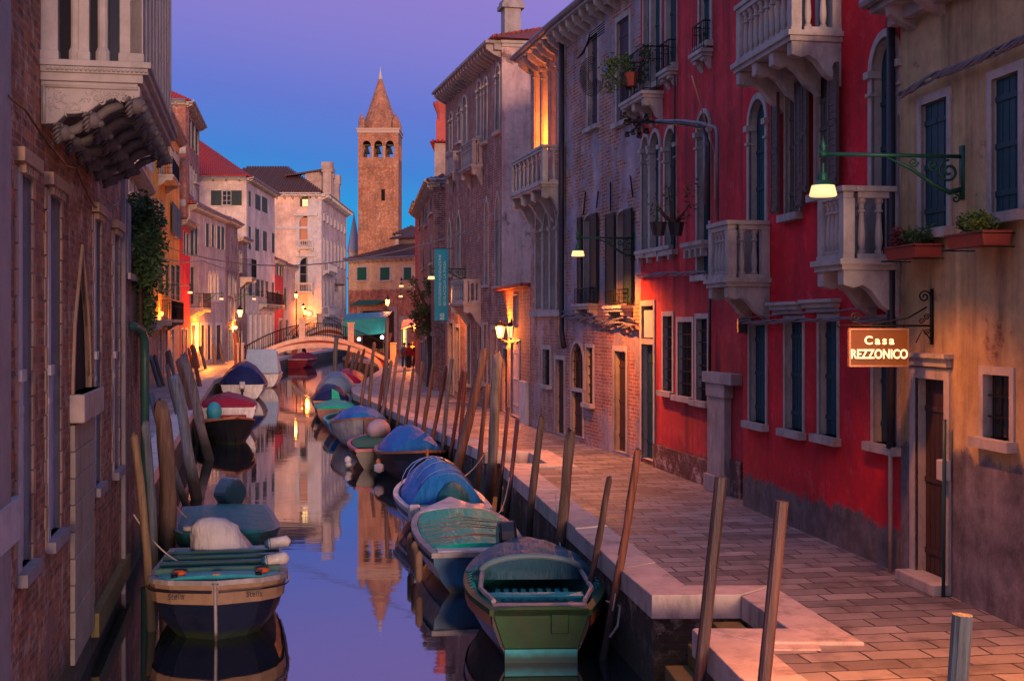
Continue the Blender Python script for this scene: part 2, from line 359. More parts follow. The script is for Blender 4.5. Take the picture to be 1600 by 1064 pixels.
        for i in range(k):
            x=a+(i+.5)*(b-a)/k; t=min(1,(x-a)/max(hx,.001),(b-x)/max(hx,.001)) if hip else 1
            m.tube([(x,y0-.04,z+.03),(x,y0+(yc-y0)*t,z+rise*t+.03)],.075,5)
        return s.add('roof',m,mat)
    def balcony(s,snear,sfar,z,h,proj,mat=None,brk=2,solid=False,nb=None,iron=False,bh=.55,baluster=True):
        """stone balcony between two places along the wall"""
        s0,s1=min(snear,sfar),max(snear,sfar); mt=mat or ST
        m=MB(); m.box(s0-.07,s1+.07,-proj-.07,0,z-.07,z); m.box(s0-.03,s1+.03,-proj-.03,0,z-.14,z-.07)
        o=s.add('balcony',m,mt)
        p=h*.09
        for i in range(brk):
            c=s0+.09+(s1-s0-.18)*(i/(brk-1) if brk>1 else .5); b=MB()
            pr=[(0,z-.14),(-proj,z-.14),(-proj,z-.14-bh*.30),(-proj*.80,z-.14-bh*.36),(-proj*.66,z-.14-bh*.30),(-proj*.5,z-.14-bh*.42),(-proj*.30,z-.14-bh*.72),(-proj*.12,z-.14-bh*.86),(0,z-.14-bh)]
            b.prism(pr,lambda a,bb,d:(d,a,bb),c-.09,c+.09); s.add('bracket',b,mt,o,bev=.01)
        if iron:
            b=MB(); path=[(s0,0),(s0,-proj),(s1,-proj),(s1,0)]
            for (xa,ya),(xb,yb) in zip(path,path[1:]):
                b.tube([(xa,ya,z+h),(xb,yb,z+h)],.016,6); b.tube([(xa,ya,z+.06),(xb,yb,z+.06)],.01,5); b.tube([(xa,ya,z+h*.72),(xb,yb,z+h*.72)],.008,5)
                k=max(2,int(math.hypot(xb-xa,yb-ya)/.11))
                for i in range(k+1): 
                    t=i/k; x=xa+(xb-xa)*t; y=ya+(yb-ya)*t; b.tube([(x,y,z+.0),(x,y,z+h)],.008,4)
            s.add('iron_railing',b,IRON,o); return o
        tk=.16
        for x0,x1,y0,y1 in ((s0-.03,s1+.03,-proj-.03,-proj+tk),(s0-.03,s0+tk,-proj+tk,0),(s1-tk,s1+.03,-proj+tk,0)):
            r=MB(); r.box(x0,x1,y0,y1,z+h-.07,z+h); r.box(x0+.03,x1-.03,y0+.03,y1-(.03 if y1<0 else 0),z+h-.15,z+h-.07); s.add('base_rail',MB().box(x0+.02,x1-.02,y0+.02,y1-(.02 if y1<0 else 0),z,z+.06),mt,o); s.add('handrail',r,mt,o,bev=.008)
        for x in (s0,s1-.15):
            for y in (-proj,-.13): s.add('corner_pier',MB().box(x,x+.15,y,y+.13+(.02 if y<-.2 else 0),z+.06,z+h-.15),mt,o,bev=.006)
        q=MB()
        if solid:
            q.box(s0+.15,s1-.15,-proj+.03,-proj+.09,z+.06,z+h-.15); q.box(s0+.03,s0+.09,-proj+.15,-.13,z+.06,z+h-.15); q.box(s1-.09,s1-.03,-proj+.15,-.13,z+.06,z+h-.15)
        if q.v: s.add('parapet_panel',q,mt,o)
        if not solid:
            H=h-.21; rr=.055; prof=[(rr*.95,0),(rr*.95,.04),(rr*.6,.06),(rr*.85,H*.2),(rr*.9,H*.3),(rr*.62,H*.62),(rr*.55,H*.74),(rr*.95,H*.76),(rr*.95,H*.79),(rr*.6,H*.81),(rr*.7,H*.9),(rr*1.05,H*.94),(rr*1.05,H)]
            base=None; n=nb or max(1,int((s1-s0-.3)/.21)); ns=max(1,int((proj-.28)/.19)); pos=[(s0+.15+(s1-s0-.3)*(i+.5)/n,-proj+.075) for i in range(n)]
            for i in range(ns):
                y=-.13-(proj-.28)*(i+.5)/ns; pos+=[(s0+.075,y),(s1-.075,y)]
            for x,y in pos:
                if s.main:
                    if base is None: base=s.add('baluster',MB().lathe(prof,(0,0,0),10),mt,o,smooth=False)
                    else:
                        c=base.copy(); col.objects.link(c); c.parent=o; base_=c; base_.location=(x,y,z+.06); continue
                    base.location=(x,y,z+.06)
                else: s.add('baluster',MB().lathe(prof,(x,y,z+.06),8),mt,o)
        return o
    def balcony_px(s,px_wall,px_cn,px_cf,py_slab,py_rail,**k):
        """px of the near wall end, the near outer corner, the far outer corner; rows of slab top and rail top at the near corner"""
        sn=s.hit(px_wall)[0]; W=s.A+s.u*sn; dx=(px_cn-800)/FPX   # (W+n p).x = dx (W+n p).y
        p=(dx*W.y-W.x)/(s.n.x-dx*s.n.y); D=(W+s.n*p).y; sf=s.hit(px_cf,off=p)[0]
        z=CAMZ-(py_slab-Y0)*D/FPX; zr=CAMZ-(py_rail-Y0)*D/FPX
        return s.balcony(sn,sf,z,zr-z,p,**k),(sn,sf,z,p,D)
LIT=simple('lit_window_glass',(.8,.6,.3),.4,emit=(1,.62,.20),es=2.2)
def roofb(name,c1,c2): return roof_mat(name,c1,c2)
TILE=roofb('clay_tiles',(.30,.055,.045),(.20,.05,.035)); TILER=roofb('red_clay_tiles',(.50,.035,.03),(.32,.03,.025)); TILEB=roofb('brown_clay_tiles',(.14,.055,.04),(.09,.04,.035))

# ------------------------------------------------------------ setting: water, quays, pavement
def water():
    s=NT('canal_water'); out=s.N['Material Output']; g=s.N.new('ShaderNodeBsdfGlossy'); g.inputs['Color'].default_value=(.80,.80,.86,1); g.inputs['Roughness'].default_value=.035
    d=s.N.new('ShaderNodeBsdfDiffuse'); d.inputs['Color'].default_value=(.006,.016,.02,1)
    lw=s.N.new('ShaderNodeFresnel'); lw.inputs[0].default_value=1.6; f=s.math('ADD',s.math('MULTIPLY',lw.outputs[0],.45),.50); f=s.math('MINIMUM',f,.93)
    mx=s.N.new('ShaderNodeMixShader'); s.L.new(f,mx.inputs[0]); s.L.new(d.outputs[0],mx.inputs[1]); s.L.new(g.outputs[0],mx.inputs[2]); s.L.new(mx.outputs[0],out.inputs[0])
    n1=s.noise(1.0,st=(.35,.9,1),detail=3); n2=s.noise(1.0,st=(2.2,5.0,1),detail=2)
    h=s.math('ADD',n1,s.math('MULTIPLY',n2,.08)); bu=s.N.new('ShaderNodeBump'); bu.inputs['Strength'].default_value=.06; bu.inputs['Distance'].default_value=.05; s.L.new(h,bu.inputs['Height']); s.L.new(bu.outputs[0],g.inputs['Normal'])
    return s.m
obj('water',MB().poly([(-900,-40,0),(900,-40,0),(900,2500,0),(-900,2500,0)]),water(),kind='structure')
ZQ=1.1
RE=[(3.6,-2),(2.02,11.1),(1.85,12.83),(2.83,12.83),(2.62,14.5),(1.61,14.5),(.557,22.3),(-.19,27.95),(.84,27.95),(.44,30.5),(-.62,30.5),(-1.26,33.2),(-2.71,38.75),(-4.85,47.8),(-6.9,55.9),(-7.5,60),(-8.7,84),(-9.1,92),(-12.0,106),(-15.3,116),(-16.6,135),(-17,230)]
LE=[(-7.02,24.5),(-11.2,44.8),(-16.3,70),(-17.6,84),(-18.6,92),(-19.6,102),(-21.0,120),(-21.5,145),(-21.8,230)]
def pave_mat():
    s=NT('grey_paving_slabs'); m=s.N.new('ShaderNodeMapping'); m.inputs['Rotation'].default_value=(0,0,R(-9)); s.L.new(s.warp(.075,1.6),m.inputs[0]); v=m.outputs[0]
    b=s.brick((.30,.29,.29),(.12,.115,.125),(.018,.016,.016),.60,.31,.013,off=.37,vec=v)
    c=s.mix(.6,b[0],s.mix(s.noise(.7,detail=8,rough=.7),(.03,.03,.03),(.95,.9,.88)),'OVERLAY')
    c=s.mix(s.ramp(s.noise(1.8,detail=7),[(.50,0),(.68,.7)]),c,(.05,.045,.048))
    c=s.mix(s.ramp(s.noise(5,detail=8,rough=.8),[(.5,0),(.8,.35)]),c,(.26,.22,.20))
    rg=s.ramp(s.noise(2.5,detail=6),[(.3,.42),(.7,.72)]); s.fin(c,rg)
    h=s.math('ADD',s.math('SUBTRACT',1.0,b[1]),s.math('MULTIPLY',s.noise(9,detail=8,rough=.7),.5)); s.bump(h,.55,.012); return s.m
PAVE=pave_mat()
QW=wall_mat('wet_quay_brick',brick=((.10,.045,.03),(.06,.035,.025)),mortar=(.05,.05,.04),grime=.9)
def land(name,edge,closing):
    pts=edge+closing; m=MB(); m.poly([(x,y,ZQ) for x,y in pts]); o=obj(name,m,PAVE,kind='structure')
    return o
land('right_quay_pavement',RE,[(900,230),(900,-2)])
land('left_quay_pavement',list(reversed(LE)),[(-900,24.5),(-900,230)])
obj('far_ground',MB().poly([(-900,230,ZQ),(900,230,ZQ),(900,2500,ZQ),(-900,2500,ZQ)]),PAVE,kind='structure')
def quay_wall(name,edge,flip):
    m=MB()
    for (x0,y0),(x1,y1) in zip(edge,edge[1:]):
        q=[(x0,y0,-1.5),(x1,y1,-1.5),(x1,y1,ZQ-.01),(x0,y0,ZQ-.01)]; m.poly(q if flip else q[::-1])
    return obj(name,m,QW,kind='structure')
quay_wall('right_quay_wall',RE,False); quay_wall('left_quay_wall',[(-30,24.5)]+LE,True)
def kerb(name,edge,inner,w=.5):
    """blocks of white stone along the canal edge; inner=+1: land lies to the right of the walking direction"""
    m=MB(); rr=random.Random(3); n=len(edge); P=[Vector(p) for p in edge]
    def off(i,d):
        a=P[i]-P[i-1] if i>0 else P[1]-P[0]; b=P[i+1]-P[i] if i<n-1 else a
        na=Vector((a.y,-a.x)).normalized()*inner; nb=Vector((b.y,-b.x)).normalized()*inner; q=na+nb
        return P[i]+ (q/ max(.3,(1+na.dot(nb))))*d
    for i in range(n-1):
        if P[i].y>150: break
        o0,o1=off(i,-.04),off(i+1,-.04); i0,i1=off(i,w),off(i+1,w); L_=(P[i+1]-P[i]).length; k=max(1,round(L_/1.5))
        for j in range(k):
            g=.006/ (L_/k); t0=j/k+ (g/k if j else 0); t1=(j+1)/k-(g/k if j<k-1 else 0); dz=rr.uniform(-.010,.012); J=lambda:rr.uniform(-.012,.012)
            A=o0.lerp(o1,t0);B=o0.lerp(o1,t1);C=i0.lerp(i1,t1);D=i0.lerp(i1,t0); zt=ZQ+.03+dz; zb=ZQ-.24
            vs=[(*A,zb),(*B,zb),(*C,zb),(*D,zb),(A.x+J(),A.y,zt+J()*.5),(B.x+J(),B.y,zt+J()*.5),(*C,zt),(*D,zt)]
            fs=[(0,3,2,1),(4,5,6,7),(0,1,5,4),(1,2,6,5),(2,3,7,6),(3,0,4,7)]
            if inner<0: fs=[f for f in fs]
            else: fs=[f[::-1] for f in fs]
            m.add(vs,fs)
    return obj(name,m,KERB,kind='structure',bev=.012)
KERB=stone('kerb_stone',(.50,.42,.39),.8)
kerb('right_kerb',RE,1); kerb('left_kerb',LE,-1,.6)
MOSS=simple('mossy_stone',(.14,.12,.05),.8,var=.5,scale=5,bump=.4)
def stairs(name,P0,ux,uy,w,steps,label):
    """steps going down into the water; P0 corner, ux direction of descent, uy across"""
    r=empty(name,(P0[0],P0[1],0),math.atan2(ux[1],ux[0]),label=label,category='steps'); 
    for i,(a,b,z) in enumerate(steps): obj('step',MB().box(a,b,0,w,-1.2,z),MOSS,r,bev=.015)
stairs('water_steps',(2.72,12.86),(-1,-.08),(0,0),-1.6,[(0.02,.34,.84),(.34,.62,.60),(.62,.88,.36),(.88,1.2,.10)],'mossy stone steps down to the water in the quay nearest the camera')
stairs('water_steps',(.80,28.0),(-1,-.08),(0,0),-2.4,[(0.02,.34,.84),(.34,.62,.60),(.62,.88,.36),(.88,1.2,.10)],'mossy stone steps down to the water beside the two thin metal poles')
# stone landing on the left quay
obj('left_landing',MB().poly([(0,0,0),(1,0,0),(1,1,0)]),KERB,kind='structure').data
bpy.data.objects.remove(bpy.data.objects['left_landing'])
def gp(px,D): return ((px-800)*D/FPX,D)

# ============================================================ RIGHT BANK
RED=wall_mat('crimson_render',plaster=(.78,.004,.020),pl2=(.55,.004,.016),cover=1,low=(1.64,(.12,.10,.10)),grime=.35)
PINKRED=wall_mat('faded_red_render',plaster=(.72,.035,.042),pl2=(.40,.016,.028),cover=1,low=(1.6,(.17,.055,.045)),grime=.85)
BEIGE=wall_mat('stained_yellow_render',plaster=(.56,.42,.19),pl2=(.38,.28,.16),cover=.9,pscale=.8,low=(2.72,(.14,.135,.16)),grime=.8)
# yellow house nearest the camera
A=gp(1407,15.85); dirR=Vector((GR(1600,981,ZQ)-GR(1405,894,ZQ))[:2]).normalized(); B=Vector(A)+dirR*9
R1=Bld('stained_yellow_house','stained yellow rendered house with red flower boxes and grey base',A,B,ZQ,8.1,BEIGE,depth=10)
R1.win(1441,1481,158,358,'s',fw=.10,dep=.17,smat=GRT,pr=.02); R1.win(1551,1593,118,332,'s',fw=.10,dep=.17,smat=GRT,pr=.02)
R1.win(1538,1579,586,686,'b',fw=.09,dep=.16,pr=.02)
o,(a,b,c,d)=R1.win(1432,1478,592,915,'d',fw=.13,dep=.30,pr=.03,lintel=1)
R1.box('doorstep',a-.12,b+.12,-.22,.1,ZQ,ZQ+.13,ST,o,.01)
# long blank stretch beyond the frame keeps going with two more windows
for t in (4.0,5.6,7.2): R1.win(0,0,0,0,'s',raw=(t,t+.62,5.1,6.75),smat=GRT,fw=.1)
R1.finish(); R1.cornice(proj=.38,dent=.7,mat=STD); R1.roof(TILE,1.5,.35)
# red house
A2=gp(1161,21.75); R2=Bld('crimson_house','crimson house with three stone balconies beside the yellow house',A2,gp(1406,15.9),ZQ,12.5,RED,depth=10)
for xl,xr,yt,yb in ((1172,1197,508,660),(1228,1255,500,672),(1281,1309,497,681),(1366,1403,500,694)): R2.win(xl,xr,yt,yb,'s',fw=.07,dep=.27,pr=.02,smat=GRT,lintel=0)
for px0,px1,yt in ((1210,1257,473),(1262,1315,469)):
    s0=R2.hit(px0)[0]; s1=R2.hit(px1)[0]; z=R2.hit(px0,yt)[1]; m=MB(); m.box(s0,s1,-.16,0,z-.05,z); m.box(s0+.04,s1-.04,-.11,0,z-.12,z-.05); m.box(s0+.07,s1-.07,-.06,0,z-.19,z-.12); R2.add('window_hood',m,ST,bev=.006)
R2.win(1172,1197,155,430,'s','arch',fw=.10,dep=.30,smat=GRT,column=True); R2.win(1364,1404,58,398,'s','arch',fw=.10,dep=.30,smat=GRT,column=True)
for xl,xr,yt,yb in ((1229,1251,122,334),(1276,1303,96,301)):
    o,(s0,s1,z0,z1)=R2.win(xl,xr,yt,yb,'s','arch',fw=.05,dep=.2,smat=BRNS)
    for a0,a1 in ((s0-.38,s0-.07),(s1+.07,s1+.38)): R2.shut(a0,a1,z0+.05,z1-.15,BRNS,o,y=-.12,slats=True)
R2.win(0,0,0,0,'k','flat',raw=(R2.hit(1243)[0],R2.hit(1262)[0],8.3,10.6),sill=False); R2.win(0,0,0,0,'k','flat',raw=(R2.hit(1282)[0],R2.hit(1300)[0],8.3,10.6),sill=False)
R2.balcony_px(1406.0,1318,1277,404,290,bh=.62,nb=4)
R2.balcony_px(1203,1137,1107,434,344,bh=.58,nb=4)
R2.balcony_px(1315,1237,1150,48,-55,bh=.62,brk=4,nb=9)
R2.finish(); R2.cornice(proj=.4,dent=.6,mat=STD); R2.roof(TILE,1.6,.4)
# faded red house
R3=Bld('faded_red_house','faded pinkish red house with a row of tall arched windows',gp(1001,28.75),gp(1161,22.55),ZQ,13.2,PINKRED,depth=9)
for xl,xr,yt,yb in ((1004,1014,214,395),(1017,1031,207,394),(1040,1056,201,391),(1091,1109,177,430)): R3.win(xl,xr,yt,yb,'s','arch',fw=.09,dep=.3,smat=GRT,column=True)
for xl,xr,yt,yb in ((1007,1016,-60,132),(1019,1033,-60,131),(1042,1057,-70,104),(1094,1111,-80,70)): R3.win(xl,xr,yt,yb,'s',fw=.07,dep=.25,smat=GRT)
for xl,xr,yt,yb in ((1037,1051,494,611),(1060,1082,503,619),(1089,1106,498,626)): R3.win(xl,xr,yt,yb,'b',fw=.10,dep=.2,pr=.02)
o,(a,b,c,d)=R3.win(1004,1022,538,718,'d',fw=.12,dep=.3,pr=.03,smat=GRT); R3.win(1004,1022,478,530,'n',fw=.12,dep=.12,pr=.03,sill=False); R3.box('notice_board',a+.05,b-.05,.02,.06,d+.15,d+.75,WOODW,o)
for px_w,cn,cf,ys,yr in ((1058,1045,1031,106,62),(1112,1099,1082,76,32)): R3.balcony_px(px_w,cn,cf,ys,yr,iron=True,bh=.22,brk=2)
R3.balcony_px(1036,1006,972,142,72,iron=True,bh=.5,brk=3)
for px0,px1,yt in ((1000,1056,388),(1074,1108,378)):
    s0=max(0,R3.hit(px0)[0]); s1=R3.hit(px1)[0]; z=R3.hit((px0+px1)/2,yt)[1]; m=MB(); m.box(s0,s1,-.16,0,z-.08,z); m.box(s0+.03,s1-.03,-.1,0,z-.15,z-.08)
    for i in range(4): x=s0+.1+(s1-s0-.3)*i/3; m.box(x,x+.1,-.12,0,z-.3,z-.15)
    R3.add('string_course',m,ST)
# white stone pier with its lintel at the recess by the crimson house
s0=R3.hit(1116)[0]; s1=R3.hit(1143)[0]; m=MB(); m.box(s0,s1,-.14,0,ZQ,2.35+.75); m.box(s0-.05,s1+.05,-.2,0,ZQ,ZQ+.3); m.box(s0-.08,s1+.55,-.22,0,3.1,3.3); m.box(s0+.02,s1+.1,-.18,0,2.85,3.1); R3.add('stone_pier',m,STD,bev=.01)
PL=wall_mat('red_brick_plinth',brick=((.20,.05,.035),(.13,.035,.025)),mortar=(.12,.07,.06),grime=.4)
s0=R3.hit(1024)[0]; s1=R3.hit(1114)[0]; R3.add('brick_plinth',MB().box(s0,s1,-.05,0,ZQ,1.6),PL); s0=R3.hit(1144)[0]; R3.add('brick_plinth',MB().box(s0,R3.L,-.05,0,ZQ,1.75),PL)
R3.finish(); R3.cornice(proj=.4,dent=.6); R3.roof(TILE,1.5,.4)
# patched brick house
BR4=wall_mat('patched_brick',brick=((.55,.19,.09),(.30,.10,.06)),mortar=(.50,.42,.38),plaster=(.20,.22,.30),pl2=(.50,.36,.36),cover=.5,grime=.45,pscale=.5,soft=.02,bs=1.15)
R4=Bld('patched_brick_house','patched brick house with dark shutters and a lamp bracket beside the red house',gp(884,34.6),gp(1001,28.85),ZQ,12.1,BR4,depth=9)
for xl,xr,yt,yb,sh in ((914,926,337,474,(907,913)),(966,979,330,474,(951,965))):
    o,(s0,s1,z0,z1)=R4.win(xl,xr,yt,yb,'k',fw=.05,dep=.25,sill=False,shape='seg')
    R4.shut(R4.hit(sh[0])[0],R4.hit(sh[1])[0],z0,z1,GRN,o); q=s1+.03; R4.shut(q,q+.55,z0,z1,GRN,o)
for w_,cn,cf,ys,yr in ((934,921,898,474,450),(988,973,946,477,452)): R4.balcony_px(w_,cn,cf,ys,yr,iron=True,bh=.3,brk=2)
R4.win(920,935,57,198,'s',fw=.11,dep=.28,smat=simple('purple_brown_paint',(.07,.045,.06),.6)); R4.win(965,984,30,190,'s',fw=.12,dep=.2,smat=simple('purple_brown_paint',(.07,.045,.06),.6))
o,_=R4.win(893,912,536,608,'b','arch',fw=.09,dep=.25,sill=False,column=False); R4.win(894,911,612,682,'d',fw=.10,dep=.25)
R4.win(917,927,543,630,'b',fw=.09,dep=.2); R4.win(961,979,549,706,'d',fw=.13,dep=.30)
s0=R4.hit(935)[0]; s1=R4.hit(947)[0]
for px,y0,y1,lean in ((918,300,335,-.2),(935,325,300,.15),(957,285,330,0),(988,275,310,.18)):
    s_,z_,_=R4.hit(px,y0); _,z2,_=R4.hit(px,y1); R4.add('wall_tie',MB().tube([(s_,-.05,z_),(s_+lean,-.05,z2)],.02,5),IRON)
R4.finish(); R4.cornice(proj=.5,dent=.55,h=.35,mat=ST,brk=.32); R4.roof(TILE,1.2,.45)
# gothic house with the lit loggia
LB=wall_mat('pale_patched_brick',brick=((.60,.26,.15),(.38,.16,.10)),mortar=(.42,.34,.30),plaster=(.66,.50,.44),pl2=(.40,.28,.30),cover=.4,grime=.45,soft=.02,bs=1.15)
R5=Bld('gothic_loggia_house','gothic house whose upper loggia glows orange above a stone balcony',gp(829,38.6),gp(884,34.7),ZQ,12.1,LB,depth=7)
lg=[(836,845),(848,857.5),(860.5,870),(873,882)]
for xl,xr in lg: R5.win(xl,xr,66,236,'x','ogee',fw=.045,dep=.16,sill=False,column=True,name='loggia_arch')
for xl,xr in ((838,847),(850,858.5),(861,869.5),(872,880)): R5.win(xl,xr,322,482,'n','ogee',fw=.08,dep=.3,sill=False,column=True,name='blind_arch')
s0=R5.hit(834)[0]; s1=R5.hit(883)[0]; z=R5.hit(860,486)[1]; R5.box('sill_course',s0,s1,-.15,0,z-.15,z,ST)
z=R5.hit(860,236)[1]; zt=R5.hit(860,60)[1]
m=MB(); m.poly([(.0,1.3,z-.1),(R5.L,1.3,z-.1),(R5.L,1.3,zt+.1),(0,1.3,zt+.1)]); m.poly([(0,.25,z-.05),(R5.L,.25,z-.05),(R5.L,1.3,z-.05),(0,1.3,z-.05)]); m.poly([(.03,.25,z-.1),(.03,1.3,z-.1),(.03,1.3,zt+.1),(.03,.25,zt+.1)]); m.poly([(R5.L-.03,.25,z-.1),(R5.L-.03,1.3,z-.1),(R5.L-.03,1.3,zt+.1),(R5.L-.03,.25,zt+.1)]); m.poly([(0,.25,zt+.08),(R5.L,.25,zt+.08),(R5.L,1.3,zt+.08),(0,1.3,zt+.08)])
R5.add('loggia_room',m,wall_mat('loggia_brick',plaster=(.5,.36,.2),cover=.5))
R5.LOG=(R5.L/2,.75,(z+zt)/2)
for p_ in [(838,847),(850,858.5),(861,869.5),(872,880)]:
    a=R5.hit(p_[0])[0]-.1; b=R5.hit(p_[1])[0]+.1; z0=R5.hit(860,484)[1]; z1=R5.hit(860,320)[1]; R5.add('blind_wall',MB().poly([(a,.3,z0),(b,.3,z0),(b,.3,z1),(a,.3,z1)]),LB)
R5.balcony_px(883.5,848,799,284,226,solid=False,bh=.85,brk=4,mat=ST,nb=7)
o,(a,b,c,d)=R5.win(849,860,546,601,'b',fw=.13,dep=.2); R5.win(869,882,562,678,'d',fw=.12,dep=.25)
R5.finish(); R5.cornice(proj=.5,dent=.55,h=.35,mat=ST,brk=.32); R5.roof(TILE,1.2,.45)
# low brick building lit by the double lantern
BRO=wall_mat('low_orange_brick',brick=((.55,.22,.10),(.34,.13,.07)),mortar=(.42,.32,.24),grime=.3,bs=1.5)
R5b=Bld('low_brick_annexe','low brick annexe behind the glowing double lantern',gp(784,44.8),gp(828.5,38.65),ZQ,5.3,BRO,depth=5,cat='building')
R5b.win(803,809,462,512,'n',fw=.05,dep=.1,sill=False); R5b.win(799,812,534,650,'d',fw=.12,dep=.2,smat=WOODW); R5b.win(787,794,545,644,'d',fw=.1,dep=.2)
R5b.add('blind_wall',MB().poly([(R5b.hit(801)[0],.11,4),(R5b.hit(811)[0],.11,4),(R5b.hit(811)[0],.11,5.3),(R5b.hit(801)[0],.11,5.3)]),ST)
s0=R5b.hit(816)[0]; s1=R5b.hit(826)[0]; R5b.add('stone_base',MB().box(s0,s1,-.1,0,ZQ,2.4),STL)
R5b.finish(); m=MB(); m.box(-.1,R5b.L,-.3,.1,5.32,5.42); R5b.add('tiled_coping',m,TILE)
# tall brick palazzo with its pale side wall
BR6=wall_mat('dark_brick',brick=((.44,.15,.085),(.24,.08,.05)),mortar=(.42,.33,.29),grime=.6,plaster=(.36,.2,.18),cover=.15,soft=.02,bs=1.25)
SIDE=wall_mat('flaking_pink_render',brick=((.30,.12,.09),(.2,.09,.07)),mortar=(.3,.25,.24),plaster=(.74,.56,.50),pl2=(.60,.40,.36),cover=.80,grime=.45)
R6=Bld('tall_brick_palazzo','tall brick palazzo with bracketed cornice and two small stone balconies',gp(696,55.2),gp(784,45.0),ZQ,14.1,BR6,depth=9,cat='palazzo')
for xl,xr,yt,yb in ((703,706.5,178,236),(716,720,166,222),(722.5,729,152,232),(746,751,128,215),(757,761,124,222),(775,780.5,104,206)): R6.win(xl,xr,yt,yb,'g','arch',fw=.12,dep=.25,column=True,fmat=ST)
for xl,xr,yt,yb in ((700.5,704.5,344,430),(714,719.5,332,432),(758,763,311,445),(775,780.5,302,447)): R6.win(xl,xr,yt,yb,'g','ogee',fw=.12,dep=.25)
for xl,xr,yt,yb in ((730,735,505,600),(748,753,505,600),(757,761,508,598)): R6.win(xl,xr,yt,yb,'b',fw=.12,dep=.2)
for xl,xr,yt,yb in ((701.5,708,505,616),(712,718,512,612),(769,776,515,636)): R6.win(xl,xr,yt,yb,'d',fw=.16,dep=.3)
R6.balcony_px(718,708,697,268,236,bh=.7,mat=STD,solid=True); R6.balcony_px(754,738,720,257,217,bh=.7,mat=STD); R6.balcony_px(752,725,705,472,436,bh=.8,solid=False,nb=6)
R6.finish(); R6.cornice(proj=.6,dent=.5,h=.4,mat=STD,brk=.35,gutter=False)
sd_=Bld('side','',gp(784,45.0),(R6.B.x+2.6,R6.B.y+.4),ZQ,14.1,SIDE,root=R6); sd_.wname='side_wall'; sd_.finish(body=False); sd_.cornice(proj=.15,dent=2,h=.2,mat=ST,gutter=False)
R6.roof(TILE,1.9,.35)
m=MB(); P=R6.hit(769)[0]; m.box(P-.3,P+.3,.4,1.0,14.0,15.6); m.box(P-.42,P+.42,.28,1.12,15.6,15.75); m.box(P-.36,P+.36,.34,1.06,15.75,15.9); R6.add('chimney',m,STD)
# brick house at the bend
R7=Bld('bend_brick_house','lower brick house with oval window at the bend behind the teal banner',gp(678,59.5),(gp(700,59.5)[0]+.6,59.2),ZQ,10.75,BR6,depth=4,cat='house'); R7.finish(); R7.cornice(proj=.35,dent=.6,h=.3)
R7b=Bld('f','',gp(652,76.5),gp(678,59.5),ZQ,10.75,BR6,depth=4,root=R7); R7b.wname='canal_wall'
for xl,xr,yt,yb,sh in ((672.5,676,306,334,'arch'),(665,668,320,352,'arch'),(661,664,318,350,'arch'),(655.5,658,333,356,'arch'),(672.5,676,372,412,'ogee'),(661,664.5,380,420,'ogee')): R7b.win(xl,xr,yt,yb,'g',sh,fw=.15,dep=.2)
for xl,xr,yt,yb in ((658,661,535,582),(665,669,530,590),(671.5,676,525,596)): R7b.win(xl,xr,yt,yb,'d',fw=.2,dep=.25,smat=WOODW)
R7b.finish(body=True); R7b.cornice(proj=.35,dent=.6,h=.3); R7.roof(TILE,.7,.3); R7b.roof(TILE,.7,.3)
R8=Bld('narrow_red_house','narrow red house end at the far side of the bend',gp(648.5,84),gp(656,76.8),ZQ,11.4,PINKRED,depth=5); R8.finish(); R8.cornice(dent=1)
PEACH=wall_mat('peach_render',plaster=(.52,.40,.32),pl2=(.46,.34,.28),cover=1,grime=.25)
R8c=Bld('peach_chimney_house','peach rendered house with a red funnel chimney behind the brick house',gp(679,84),gp(712,84),ZQ,16.0,PEACH,depth=8); R8c.finish(); R8c.roof(TILER,1.0,.3)
m=MB(); x=R8c.hit(689)[0]; m.box(x-.35,x+.35,.3,1.0,15.5,17.6); m.lathe([(.3,0),(.3,.5),(.55,1.1),(.55,1.3)],(x,.65,17.5),10); R8c.add('chimney',m,simple('red_chimney_render',(.45,.10,.08),.8))
# yellow house closing the view
YEL=wall_mat('soft_yellow_render',brick=((.30,.13,.09),(.22,.09,.07)),plaster=(.80,.62,.34),pl2=(.70,.52,.28),cover=1,low=(7.2,(.42,.19,.12)),grime=.2)
R9=Bld('yellow_end_house','pale yellow house with three green shutters behind the teal awning',gp(545,118),gp(655,112),ZQ,10.0,YEL,depth=14)
for xl,xr,yt,yb in ((558,573,418,438),(594,609,418,438),(631,643,418,438)): R9.win(xl,xr,yt,yb,'s',fw=.22,dep=.15,smat=simple('bright_green_shutter',(.02,.13,.07),.5),fmat=STL)
R9.win(627,635,499,545,'l',fw=.3,dep=.2,smat=None); R9.win(563,600,486,545,'k',fw=.4,dep=.3,sill=False,fmat=PEACH); R9.win(604,616,486,545,'d',fw=.4,dep=.3)
m=MB(); s0=R9.hit(560)[0]; s1=R9.hit(602)[0]; m.add([(s0,0,6.3),(s1,0,6.3),(s1,-1.0,5.9),(s0,-1.0,5.9),(s0,0,6.2),(s1,0,6.2),(s1,-1.0,5.8),(s0,-1.0,5.8)],[(0,3,2,1),(4,5,6,7),(2,3,7,6),(0,4,7,3),(1,2,6,5)]); R9.add('green_canopy',m,simple('green_awning_cloth',(.02,.14,.09),.7))
R9.finish(); R9.cornice(proj=.4,dent=.6,h=.3); R9.roof(TILEB,2.4,.4)
